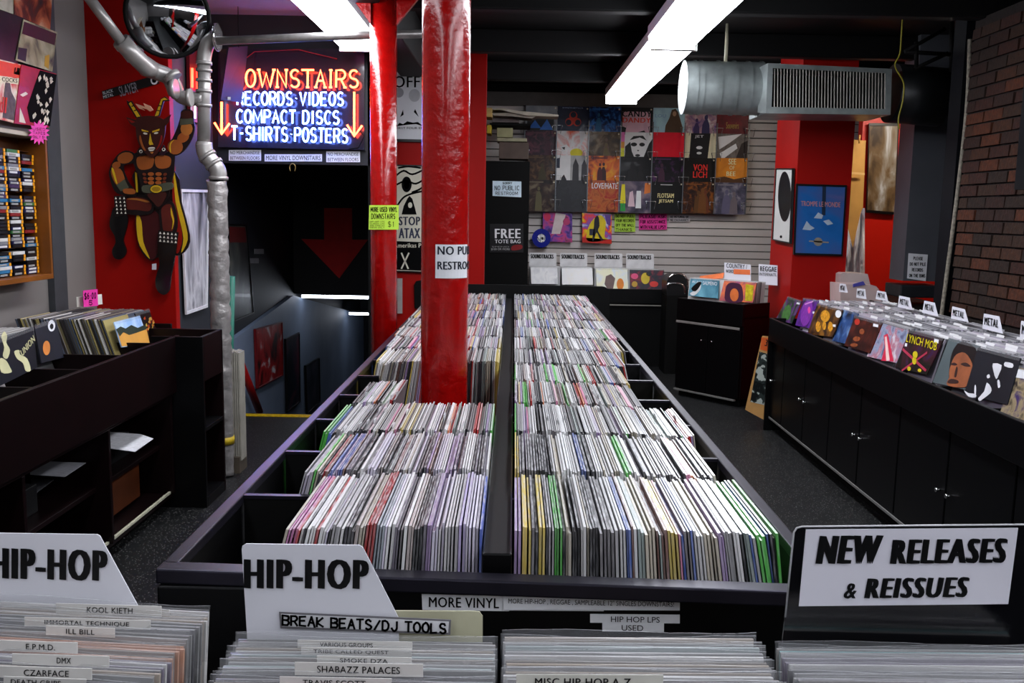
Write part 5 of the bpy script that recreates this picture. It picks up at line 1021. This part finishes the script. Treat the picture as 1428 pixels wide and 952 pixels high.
# ================================================================== BACK WALL RECORDS
o0 = PY(9.52)(733.5, 146); pc = PY(9.52)(778.2, 147).x - o0.x; pr_ = .243; SZ = .315
WL = [
 ('pale grey bordered record with blue shapes, top row start beside the paper stack', ['#7a7c80', '#5c6268'], 'a'), ('navy record with red ring symbol in the top row', ['#0a1024', '#101830'], 'b'), ('blue and black smoky record in the top row', ['#060a14', '#0e2a5a', '#2a68b8'], ''), ('pink record with black and red heading under the lamp end', ['#b08a94', '#a8808c'], 'c'), ('pale blue record with brown robed figure in the top row', ['#7a98a4', '#8aa8b4'], 'd'), ('white and purple painted record partly under the duct', ['#b4b4b4', '#8a6a70', '#3a2a60'], ''), ('deep red record ending the top row under the duct', ['#3c0810', '#5a0c18'], 'e'),
 ('dark plum record with small dots starting the second row', ['#140a14', '#28121e', '#4a2430'], ''), ('orange and white comic style record with yellow burst', ['#b84018', '#c8c4bc', '#a03010'], 'f'), ('brown sepia record with skull like shapes in second row', ['#1c140c', '#3c2c18', '#6a5c48'], ''), ('white record with stark black face and colour strip', ['#cfccc0', '#c4c0b4'], 'g'), ('plain bright red record in the second row', ['#a8081c', '#b80c20'], 'h'), ('black record with cream side bands in the second row', ['#0a0a0c', '#141418'], 'i'), ('grey record with white slanted band ending second row', ['#5a5450', '#3c3430'], 'j'),
 ('dark brown record with ringed figure starting third row', ['#100806', '#2a1810', '#4a3420'], ''), ('grey and white record with dark standing figures', ['#8c8c8c', '#7a7a7a'], 'k'), ('orange record darkening to maroon in the third row', ['#c07810', '#a84c10', '#4a1018'], ''), ('almost plain black record in the third row', ['#060608', '#0a0a0e'], ''), ('black record with violet guitar like smudge', ['#08080a', '#100c14', '#3a1c40'], ''), ('black record with red lettering in the third row', ['#060606', '#0c0808'], 'l'), ('amber record with pale column lettering ending third row', ['#9c5c14', '#b06c18'], 'm'),
 ('dark collage record starting the bottom wall row', ['#0c0a0c', '#2a1c18', '#5a5040'], ''), ('plain charcoal record in the bottom wall row', ['#1c1d20', '#212226'], ''), ('rust coloured record with white heading in the bottom row', ['#5a1c12', '#8c4a20', '#7a1c18'], 'n'), ('dark record with green, yellow and pale figures', ['#1c1c24', '#3a3444', '#6a5c64'], 'o'), ('black record with gold two line lettering, bottom row', ['#060608', '#0a0c0c'], 'p'), ('brown record with golden glow in the bottom row', ['#140a08', '#2c160c', '#6a3a10'], ''), ('grey-violet record with group of figures ending bottom row', ['#242430', '#3a3848', '#6c6870'], '')]
GAIN[0] = 2.0
def uv(g, o, pts, m, lift): g.plate([(o.x + SZ * u, o.y - lift, o.z - SZ * v) for u, v in pts], (0, -1, 0), .0006, m)
for r in range(4):
    for c in range(7):
        lab, cols, k = WL[r * 7 + c]; y = 9.56 - .022 * r; o = Vector((o0.x + pc * c, y, o0.z - pr_ * r - R.uniform(0, .006)))
        th = thing('wall_record', lab, 'record', (o.x + SZ / 2, y, o.z - SZ), 'records displayed on the slat wall')
        g = G(); g.plate([(o.x, y, o.z), (o.x + SZ, y, o.z), (o.x + SZ, y, o.z - SZ), (o.x, y, o.z - SZ)], (0, -1, 0), .006, art(cols, [6, 10, 16, 12][(r * 3 + c) % 4], r * 7 + c, dist=[.4, 1.8, 1.0][(r + c) % 3]))
        T = lambda s, u0, v0, u1, v1, m, bold=.03: text(g, s, (o.x + SZ * u0, y - .003, o.z - SZ * v0), (o.x + SZ * u1, y - .003, o.z - SZ * v0), (o.x + SZ * u0, y - .003, o.z - SZ * v1), m, bold)
        M = lambda h: mat(tuple(min(.85, v * 1.9) for v in lin(h)[:3]) if isinstance(h, str) else h, .5, vary=.05)
        U = lambda pts, h, l=.001: uv(g, o, pts, M(h), l)
        E_ = lambda cx_, cy_, a, b: ell(cx_, cy_, a, b, 16)
        if k == '':
            rr = random.Random(r * 7 + c); hi = cols[-1]; dk = cols[0]
            for q_ in range(rr.choice([1, 2, 3])):
                x_ = rr.uniform(.25, .75); w_ = rr.uniform(.08, .16); t_ = rr.uniform(.15, .35); cc_ = tuple(v * rr.uniform(.6, 1.3) for v in lin(hi)[:3])
                U([(x_ - w_, .98), (x_ - w_ * .8, t_ + .3), (x_ - w_ * .3, t_ + .15), (x_ + w_ * .3, t_ + .15), (x_ + w_ * .8, t_ + .3), (x_ + w_, .98)], cc_, .001 + q_ * .0003); U(E_(x_, t_ + .07, w_ * .4, w_ * .55), cc_, .001 + q_ * .0003)
            U([(.08, .05), (.6, .05), (.6, .09), (.08, .09)], tuple(min(.8, v * 1.5) for v in lin(hi)[:3]), .0012)
        if k == 'a': U([(.05, .3), (.9, .25), (.9, .85), (.05, .88)], '#0a0c12'); U([(.1, .7), (.3, .45), (.5, .7)], '#2a5aa0', .002); U([(.45, .75), (.68, .42), (.88, .75)], '#2a5aa0', .002)
        if k == 'b':
            for a_ in (90, 210, 330): cxx, cyy = .5 + .14 * math.cos(math.radians(a_)), .42 + .13 * math.sin(math.radians(a_)) * -1; U(E_(cxx, cyy, .13, .13), '#a02c1c', .001 + a_ * 1e-6); U(E_(cxx + .03 * math.cos(math.radians(a_)), cyy - .03 * math.sin(math.radians(a_)), .09, .09), '#0a1024', .002)
            T('SYNTHETICS', .15, .03, .8, .07, M('#8090b0'), 0)
        if k == 'c': U([(0, 0), (1, 0), (1, 1), (0, 1)], '#0a080a', .001); U([(.04, .14), (.92, .14), (.92, .9), (.04, .9)], '#b08c98', .002); T('CANDY', .02, .12, .96, .3, M('#060606'), .06); T('DANDY', .04, .33, .94, .48, M('#b83420'), .06); U([(.04, .6), (.16, .64), (.14, .8), (.04, .78)], '#0a0a0a', .003); U([(.45, .82), (.6, .76), (.74, .72), (.8, .8)], '#0a0a0a', .003)
        if k == 'd': U([(.36, 1), (.4, .55), (.52, .3), (.58, .06), (.7, .02), (.78, .12), (.86, .35), (.95, .6), (.94, 1)], '#3c2a18', .001); U(E_(.67, .18, .06, .08), '#8a6a50', .002); T('LOU', .06, .2, .4, .3, M('#6080a0'), 0)
        if k == 'e': T('Souvenirs', .3, .4, .7, .6, M('#8a7030'), 0)
        if k == 'f': U(E_(.62, .68, .2, .14), '#c8a818', .002); U([(.1, .5), (.3, .42), (.42, .55), (.2, .66)], '#d0ccc4', .002); U([(.15, .52), (.26, .5), (.24, .6)], '#101010', .003); U([(.7, 0), (.95, 0), (.75, .5)], '#c8c4bc', .0015)
        if k == 'g':
            U([(.0, .0), (.12, 0), (.12, .3), (0, .3)], '#c8588c', .002); U([(0, .3), (.12, .3), (.12, .5), (0, .5)], '#d87830', .002); U([(0, .5), (.12, .5), (.12, .8), (0, .8)], '#b8c828', .002)
            U([(.14, .45), (.3, .3), (.36, .6), (.5, .9), (.2, .95), (.14, .8)], '#0a0a0a'); U([(.9, .35), (1, .2), (1, 1), (.6, 1), (.75, .75)], '#0a0a0a'); U(E_(.42, .38, .1, .06), '#0a0a0a'); U(E_(.68, .38, .09, .06), '#0a0a0a'); U(E_(.55, .72, .08, .04), '#1a1a1a'); U([(.52, .55), (.6, .55), (.56, .6)], '#2a2a2a'); U([(.28, .25), (.4, .12), (.7, .1), (.82, .25), (.6, .16)], '#0a0a0a')
        if k == 'i': U([(0, 0), (.2, 0), (.16, 1), (-.02, 1)], '#b0a88c'); U([(.82, 0), (1, 0), (1, 1), (.74, 1)], '#b0a88c'); U(E_(.48, .45, .1, .05), '#c8c8c8'); U(E_(.48, .62, .08, .04), '#b8b8b8'); T('JET', .32, .06, .6, .16, M('#c8c8c8'))
        if k == 'j': U([(.05, .1), (.8, 0), (.4, .3), (.1, .5)], '#b8b0b0'); U([(.12, .62), (.62, .3), (.68, .45), (.2, .82)], '#c8c4c0', .002); U([(.6, .9), (.8, .3), (1, .2), (1, .9)], '#1c1210', .0015)
        if k == 'k': U([(0, 0), (.44, 0), (.44, 1), (0, 1)], '#b8b8bc'); U([(.5, 1), (.52, .3), (.6, .08), (.7, .3), (.72, 1)], '#242428', .002); U([(.78, 1), (.8, .3), (.88, .1), (.96, .3), (.97, 1)], '#2c2c30', .002); U([(.12, 1), (.16, .7), (.24, .6), (.32, .75), (.34, 1)], '#18181c', .002); U([(0, .1), (.1, .08), (.1, .4), (0, .4)], '#1a2030', .002)
        if k == 'l': T('VON', .3, .2, .75, .4, M('#b82018')); T('LICH', .3, .42, .75, .62, M('#b82018'))
        if k == 'm': T('SEE', .4, .02, .64, .2, M('#c8b488')); T('OF', .44, .24, .6, .36, M('#c8b488'), 0); T('BEE', .35, .42, .64, .56, M('#c8b488')); U([(0, .62), (.3, .58), (.6, .66), (1, .58), (1, 1), (0, 1)], '#3a2008', .002)
        if k == 'n': T('LOVE/HATE', .12, .08, .94, .26, M('#d8d0c8'), .02)
        if k == 'o': U([(.02, .7), (.06, .1), (.16, .1), (.2, .7)], '#c0a818'); U([(.04, .7), (.18, .7), (.2, .95), (.04, .95)], '#1c7a30', .002); U([(.28, .8), (.32, .35), (.42, .3), (.5, .8)], '#a89098'); U([(.52, .85), (.54, .3), (.68, .3), (.7, .85)], '#b0b4c4', .002); U([(.78, .4), (.8, .05), (.98, .05), (.98, .35)], '#a85c28', .002)
        if k == 'p': T('FLOTSAM', .2, .36, .72, .5, M('#b8a878'), .04); T('JETSAM', .24, .55, .7, .68, M('#b8a878'), .04); U([(.28, .08), (.66, .08), (.66, .1), (.28, .1)], '#a0a0a0')
        g.build('cover', th)
        g = G(); g.plate([(o.x + SZ * u, y - .004, o.z - SZ * v) for u, v in E_(.94, .07, .025, .025)], (0, -1, 0), .003, M('#c8a890')); g.build('price_sticker', th)
WIRE = mat('#c8ccd0', .25, .8)
for c in range(8):
    x = o0.x + pc * c - .008
    t = thing('wire_rack', 'thin chrome display strip with hooks, %s counting from the black cabinet' % ordinal(c + 1), 'rack', (x, 9.5, o0.z - 3.9 * pr_), 'chrome display strips')
    g = G(); g.box(x - .004, 9.475, o0.z - 3 * pr_ - SZ, x + .004, 9.485, o0.z - .15, mat('#6c7074', .4, .6)); g.build('strip', t)
    for r in range(4):
        z = o0.z - pr_ * r - .20; g = G(); g.tube([(x - .05, 9.47 - .0, z + .0), (x - .035, 9.45, z - .08), (x - .05, 9.45, z), (x + .05, 9.45, z), (x + .035, 9.45, z - .08)], .0028, WIRE, 5); g.build('hook', t)
GAIN[0] = 1.5
# records and signs lower on the slat wall
def purp(g, pl): g.plate(quad(pl, (775, 296), (789, 299), (781, 326), (769, 326)), pl.n, .001, mat('#d8c8c8', .4)); g.plate(quad(pl, *ell(763, 302, 5, 6)), pl.n, .001, mat('#d02858')); g.plate(quad(pl, *ell(790, 309, 5, 5)), pl.n, .0012, mat('#b8386c'))
cover('purple collage record with white rocket streak on the slat wall', PY(9.55), [(757, 295), (798, 297), (798, 338), (757, 336)], ['#281c50', '#5a3888', '#a83c70', '#3c2c40'], 12, 5, purp)
def lady(g, pl):
    g.plate(quad(pl, *smooth([(828, 305), (838, 300), (845, 310), (843, 330), (848, 333), (830, 337), (818, 334), (820, 318)], 3)), pl.n, .0008, mat('#d8c010', .4)); q = pl.off(.001)
    g.plate(quad(q, *smooth([(832, 301), (835, 303), (836, 315), (834, 322), (841, 334), (837, 334), (832, 324), (828, 335), (826, 334), (828, 318), (829, 306)], 3)), pl.n, .0008, mat('#10101c')); g.plate(quad(q, (822, 319), (829, 319), (829, 328), (822, 328)), pl.n, .0008, mat('#28283c')); g.plate(quad(pl, (812, 331), (853, 334), (853, 340), (812, 338)), pl.n, .0008, mat('#c02010')); g.plate(quad(pl, (843, 298), (852, 299), (851, 315), (846, 312)), pl.n, .0012, mat('#583888'))
cover('bright yellow and red record with black dancing figure on the slat wall', PY(9.50), [(812, 297), (853, 299), (853, 340), (812, 338)], ['#b8b8d0', '#5a4898', '#c83020', '#d8b818'], 9, 6, lady, t_=.03)
t = thing('vinyl_disc', 'small translucent blue disc hanging in front of the purple record', 'disc', PY(9.5)(755, 345)); q = PY(9.5); c_ = q(755, 332)
g = G(); g.tube([c_, c_ + Vector((0, .004, 0))], .095, mat('#0a1c8c', .2, coat=.6), 40); g.build('disc', t); g = G(); g.tube([c_ - Vector((0, .001, 0)), c_ + Vector((0, .003, 0))], .042, art(['#101010', '#c8c8c8', '#707880'], 30, 2, True), 24); g.build('centre_label', t); g = G(); g.tube([c_ + Vector((0, .0, .08)), c_ + Vector((0, .13, .1))], .003, CHROME, 5); g.build('hook', t)
for (x0, y0, x1, y1, h, lines, lab, wd) in ((857, 298, 886, 323, '#b0d848', ('DO NOT PULL', 'YOUR RECORDS', 'OFF THE WALL', 'THANKS'), 'lime green handwritten sign on the slat wall', .0045), (891, 298, 930, 320, '#e8389c', ('PLEASE ASK', 'FOR ASSISTANCE', 'WITH VALUE LPS?'), 'hot pink handwritten sign on the slat wall', .0055), (933, 300, 962, 309, '#c8c4c8', ('NO RETURNS OR', 'NO EXCHANGES'), 'small white notice beside the hot pink sign', .004)):
    q = PY(9.6); g = G(); g.plate(quad(q, (x0, y0), (x1, y0), (x1, y1), (x0, y1)), q.n, .003, mat(h, .6, vary=.03)); hh = (y1 - y0) / len(lines)
    for i, s in enumerate(lines): hand(g, s, q.off(.002), x0 + 2, y0 + hh * i + hh * .25, x1 - 2 - 3 * (len(s) < 10), y0 + hh * (i + 1) - hh * .2, INK, wd, jit=.05)
    g.build('hand_lettered_sign', label=lab, cat='sign')
# black cabinet with free tote bag notice
q = PY(8.7); a = q(674, 224); b_ = q(739, 224)
t = thing('tall_cabinet', 'tall black cabinet with free tote bag notice beside the slat wall', 'cabinet', ((a.x + b_.x) / 2, 8.9, 0))
g = G(); g.box(a.x, 8.7, 0, b_.x, 9.3, a.z, BLK); g.build('body', t, bevel=.004); g = G(); g.box(a.x + .01, 8.685, .05, b_.x - .01, 8.7, a.z - .01, BLK); d = g.build('door', t)
q = PY(8.68); g = G(); g.plate(quad(q, (687, 252), (727, 253), (727, 275), (687, 273)), q.n, .003, mat('#c8dce8', .5)); hand(g, 'SORRY', q.off(.002), 701, 254, 714, 256.5, INK, .004); hand(g, 'NO PUBLIC', q.off(.002), 690, 259, 724, 265, INK, .005); hand(g, 'RESTROOM', q.off(.002), 691, 267.5, 722, 271.5, INK, .004)
g.build('hand_lettered_sign', label='pale blue handwritten restroom sign on the tall black cabinet', cat='sign')
g = G(); g.plate(quad(q, (683, 312), (730, 312), (730, 352), (683, 352)), q.n, .002, mat('#0b0b0e', .4)); q2 = q.off(.001); ptext(g, 'FREE', q2, 690, 319, 726, 332, WHITE, .06); ptext(g, 'TOTE BAG', q2, 690, 334, 726, 339, WHITE, .03); ptext(g, 'SPEND', q2, 686, 343, 710, 345, mat('#888888'), 0); ptext(g, '$100 OR MORE', q2, 685, 346, 711, 349, mat('#a8a8a8'), .02); g.plate(quad(q2, *smooth([(714, 343), (722, 341), (728, 342), (727, 347), (714, 349)], 3)), q.n, .001, mat('#7a1014'))
g.build('printed_notice', label='black notice with white free tote bag lettering on the cabinet', cat='notice')
for i, (x0, y0, x1, y1, yy, h, lab) in enumerate(((696, 198, 737, 222, 8.75, '#4a3c34', 'brown cardboard box resting on the tall black cabinet'), (693, 192, 735, 197.6, 8.78, '#8f8a70', 'flat beige box lying on the brown cardboard box'), (693, 178, 715, 191.6, 8.82, '#908c68', 'small olive-beige box topmost of the stack'), (686, 164, 724, 171, 9.0, '#7a6e6c', 'flat grey-pink box under the white papers'), (678, 150, 686, 163, 8.7, '#c0a060', 'small yellow paper carton pinned high by red wall'), (679, 174, 685, 186, 8.7, '#a89020', 'small mustard bag hanging beside the red wall'))):
    q = PY(yy); p, r2 = q(x0, y0), q(x1, y1); g = G(); g.box(p.x, yy, r2.z, r2.x, yy + .3, p.z, mat(h, .6, vary=.15)); g.build('storage_box', label=lab, cat='box', bevel=.004)
g = G(); q = PY(8.9); p, r2 = q(683, 172), q(740, 176); g.box(p.x, 8.85, r2.z, r2.x, 9.3, p.z, BLK); g.build('high_shelf', label='thin black shelf above the stacked boxes', cat='shelf')
for i, (c, lab) in enumerate(((((684, 153), (698, 150), (720, 154), (779, 160), (779, 162.5), (735, 161), (715, 157), (698, 153)), 'long white paper stack bending over the tall cabinet'), (((686, 158), (712, 157), (748, 162), (742, 165), (712, 162), (688, 161)), 'second sheaf of white paper below the bent stack'))):
    q = PY(8.8 + .04 * i); g = G(); g.plate(quad(q, *c), q.n, .28, mat(['#b8b0a0', '#9c9488'][i], .6)); g.build('paper_stack', label=lab, cat='paper')
# soundtrack counter
t = thing('record_counter', 'black counter under the slat wall holding the soundtrack records', 'counter', (.9, 9.2, 0)); yc = 9.0
p = PY(yc)(848, 402); p2 = PY(yc)(932, 404)
g = G(); g.box(.1, yc, 0, p2.x, 9.5, p.z - .12, BLK); g.build('carcass', t); g = G(); g.box(.1, yc - .02, p.z - .14, p2.x, yc, p.z, BLACK); g.build('front_board', t, bevel=.003)
g = G(); q = PY(yc - .022); a = q(849, 424); b_ = q(929, 427); g.box(a.x, yc - .03, b_.z, b_.x, yc - .02, a.z, mat('#a8a49c', .3, .5)); g.build('metal_strip', t); g = G(); a = q(930, 412); b_ = q(934, 545); g.box(p2.x - .0, yc - .03, 0, p2.x + .02, yc, a.z, mat('#4a3c38', .4)); g.build('edge_strip', t)
for i, (x0, x1) in enumerate(((738, 776), (781, 819), (829, 868), (873, 912))):
    q = PY(9.42); g = G(); y_ = 352 + i * .4; g.plate(quad(q, (x0, y_ + 1), (x0 + 1, y_), (x1 - 1, y_ + .6), (x1, y_ + 2), (x1, y_ + 62), (x0, y_ + 62)), q.n, .003, mat('#e0e0e2', .5)); ptext(g, 'SOUNDTRACKS', q.off(.004), x0 + 2, y_ + 2.2, x1 - 4, y_ + 8, K, .09, dy=.6)
    g.build('divider_card', label='white soundtracks divider card, %s counting from the tall black cabinet' % ordinal(i + 1), cat='divider', group='soundtracks divider cards')
def bag(g, pl): g.plate(quad(pl, (845, 385), (852, 382), (858, 388), (855, 402), (848, 404), (843, 396)), pl.n, .001, mat('#6a5450')); g.plate(quad(pl, *ell(865, 396, 5, 8)), pl.n, .001, mat('#d87c10'))
def pop(g, pl):
    for e_, h in (((885, 385, 5, 4), '#d84878'), ((900, 388, 6, 8), '#c8b020'), ((912, 396, 6, 4), '#c83028'), ((905, 382, 4, 3), '#101820'), ((885, 396, 4, 4), '#b89020')): g.plate(quad(pl, *ell(*e_)), pl.n, .001, mat(h, .4))
for i, (x0, x1, y0, y1, cols, ex, lab) in enumerate(((740, 777, 372, 396, ['#b8b8bc', '#dcdce0', '#a8a8ac'], None, 'white crinkled sleeve record nearest the tall black cabinet'), (783, 826, 373, 397, ['#dcdcdc', '#e4e4e0', '#c8c4bc'], None, 'plain white record second along the soundtrack counter'), (831, 875, 374, 403, ['#d8d0a8', '#e0d8b0', '#b8c0d0'], bag, 'cream record with grey figure and orange shape'), (878, 926, 376, 405, ['#1c2028', '#28202c', '#7a2028'], pop, 'multicoloured pop art record at the counter end'))):
    cover(lab, PL((0, 9.1, .7), (0, -.96, .28)), [(x0, y0), (x1, y0 + .5), (x1 + 1, y1), (x0 + 1, y1 - .5)], cols, 12, i, ex, group='front records on the soundtrack counter')
    g = G(); q = PY(9.15)
    for k in range(20):
        y_ = 9.19 + k * .0105; a = q(x0 - 1, y0); b_ = q(x1 - 1, y0); g.tint = (*([R.choice([.5, .6, .7, .35])] * 3), 1); zt_ = a.z - .004 + R.uniform(-.004, .004); g.box(a.x, y_, zt_ - .28, a.x + .315, y_ + .006, zt_, ATTR)
    g.build('packed_records', label='records filed behind the %s front cover on the soundtrack counter' % ordinal(i + 1), cat='records', kind='stuff')
# chrome edged case
cb = PY(8.6)(945, 412); g = G(); g.box(PY(8.6)(930, 412).x, 8.6, 0, PY(8.6)(960, 412).x, 8.9, cb.z, BLK); g.build('pedestal', label='black pedestal under the chrome edged case between the counters', cat='stand')
t = thing('chrome_case', 'small black case with rounded chrome edge between the two counters', 'case', PY(8.6)(945, 412)); q = PY(8.6)
g = G(); c = [(930, 412), (930, 392), (933, 386), (940, 383), (950, 383), (956, 386), (959, 394), (960, 412)]; g.plate(quad(q, *c), q.n, .3, mat('#101012', .35)); g.build('body', t)
g = G(); g.tube([q(*p) for p in smooth([(930, 398), (934, 395), (946, 395), (953, 399), (955, 410)], 3, False)], .012, CHROME, 8); g.tube([q(*p) for p in smooth([(931, 388), (940, 382), (952, 383), (958, 390), (959, 404)], 3, False)], .008, CHROME, 8); g.build('chrome_edge', t)
# ================================================================== ANGLED CABINET
A0 = PZ(0)(939, 550); B0 = PZ(0)(1029, 569); dirx = (B0 - A0).normalized(); nrm = Vector((dirx.y, -dirx.x, 0)); 
if nrm.y > 0: nrm = -nrm
wv = (B0 - A0).length; ztc = PL(B0, nrm)(1029, 424).z; ang = math.atan2(dirx.y, dirx.x)
cp = PL(B0, nrm); dep = .34
t = thing('corner_cabinet', 'black two door cabinet set at an angle holding country and reggae records', 'cabinet', (A0 + B0) / 2)
def ob(n, u0, u1, v0, v1, z0, z1, m=BLACK, par=None, bev=.003):
    g = G(); P = lambda u, v, z: A0 + dirx * u - nrm * v + Vector((0, 0, z)); g.hexa([P(u0, v0, z0), P(u1, v0, z0), P(u1, v1, z0), P(u0, v1, z0), P(u0, v0, z1), P(u1, v0, z1), P(u1, v1, z1), P(u0, v1, z1)], m); return g.build(n, par or t, bevel=bev)
ob('carcass', 0, wv, .02, dep, .06, ztc - .1, BLACKR); ob('plinth', .02, wv - .02, .04, dep, 0, .06, BLK); ob('front_board', 0, wv, 0, .02, ztc - .17, ztc); ob('side_board', wv - .02, wv, .02, dep, ztc - .12, ztc, BLACKR); ob('side_board', 0, .02, .02, dep, ztc - .12, ztc, BLACKR)
ob('metal_strip', .0, wv - .02, -.006, 0, ztc - .2, ztc - .18, mat('#a09c98', .3, .5)); ob('base_strip', .0, wv - .04, -.006, .02, .045, .06, mat('#8c8c88', .3, .5))
d1 = ob('door', .01, wv / 2 - .003, 0, .02, .07, ztc - .21); d2 = ob('door', wv / 2 + .003, wv - .01, 0, .02, .07, ztc - .21)
for d, u in ((d1, wv / 2 - .05), (d2, wv / 2 + .05)): ob('knob', u - .006, u + .006, -.018, 0, .48, .492, CHROME, d)
def cl(d): return PL(A0 - nrm * d + Vector((0, 0, ztc)), (nrm + Vector((0, 0, .25))))
def pen(g, pl): g.plate(quad(pl, *smooth([(962, 409), (970, 404), (977, 396), (976, 404), (968, 412)], 3)), pl.n, .001, mat('#c8c8c8')); g.plate(quad(pl.off(.001), *smooth([(964, 402), (974, 393), (978, 395), (970, 406)], 3)), pl.n, .001, K); text(g, 'ALAN', pl(965, 391), pl(978, 392), pl(965, 394), PAPER, .01); text(g, 'SALMENO', pl(980, 392), pl(1000, 393), pl(980, 397), PAPER, .01)
def face(g, pl): g.plate(quad(pl, *smooth([(1012, 402), (1016, 395), (1024, 394), (1033, 397), (1036, 408), (1034, 421), (1012, 420)], 3)), pl.n, .0008, mat('#3c1430', .5)); g.plate(quad(pl.off(.001), *ell(1024, 411, 6, 9)), pl.n, .0008, mat('#c86830', .5, vary=.2)); g.plate(quad(pl, (1040, 396), (1051, 398), (1049, 420), (1039, 419)), pl.n, .0008, mat('#b8a820', .4, vary=.4, scale=30))
cover('sea blue record with white bird on the angled cabinet', cl(.06), [(963, 388), (1003, 391), (1001, 416), (960, 412)], ['#1c3a48', '#3c6878', '#5a8898'], 5, 3, pen, group='front records on the angled cabinet')
cover('orange and purple record with a face on the angled cabinet', cl(.05), [(1010, 391), (1055, 394), (1050, 422), (1003, 419)], ['#6a2c50', '#b86038', '#8a3c60'], 6, 4, face, group='front records on the angled cabinet')
for u0, s_, nlab in ((.02, .09, 'sea blue'), (.315, .08, 'orange and purple')):
    g = G()
    for k in range(19):
        c = R.choice([.55, .3, .15, .6, .45]); g.tint = (c, c * .97, c * .94, 1); v = s_ + .01 + k * .0115; P = lambda a, b, z: A0 + dirx * a - nrm * b + Vector((0, 0, z)); h = ztc + .16 + R.uniform(-.004, .004); w_ = min(.3, wv - u0 - .03)
        g.hexa([P(u0, v, ztc - .09), P(u0 + w_, v, ztc - .09), P(u0 + w_, v + .006, ztc - .09), P(u0, v + .006, ztc - .09), P(u0, v + .02, h), P(u0 + w_, v + .02, h), P(u0 + w_, v + .026, h), P(u0, v + .026, h)], ATTR)
    g.build('packed_records', label='records filed behind the %s front cover on the angled cabinet' % nlab, cat='records', kind='stuff')
q = cl(.30); q = PL(q.p, nrm)
g = G(); g.plate(quad(q, (1010, 366), (1047, 369), (1047, 400), (1010, 398)), q.n, .003, CARD); ptext(g, 'COUNTRY /', q.off(.002), 1013, 367, 1042, 373, K, .04, dy=2); g.plate(quad(q.off(.002), (1023, 375), (1046, 376), (1046, 383), (1023, 382)), q.n, .001, mat('#e87848', .5)); ptext(g, 'WORD', q.off(.002), 1012, 375.5, 1023, 380, K, .05, dy=.4); g.build('divider_card', label='white country divider card with orange sticker', cat='divider')
g = G(); q = PL(q.p - nrm * .06, nrm); g.plate(quad(q, (1058, 368), (1084, 370), (1084, 398), (1058, 396)), q.n, .003, CARD); ptext(g, 'REGGAE', q.off(.002), 1060, 371, 1083, 378, K, .06, dy=1); ptext(g, 'INTERNATL', q.off(.002), 1059, 380, 1083, 384, K, .04, dy=1); g.build('divider_card', label='white reggae divider card half hidden by the red pillar', cat='divider')
g = G(); q = cl(.16); g.plate(quad(q, (976, 385), (1010, 380), (1008, 388), (975, 390)), q.n, .002, mat('#e07848', .5, vary=.2)); g.build('price_card', label='orange handwritten price cards sticking up among the blue record pack', cat='sign')
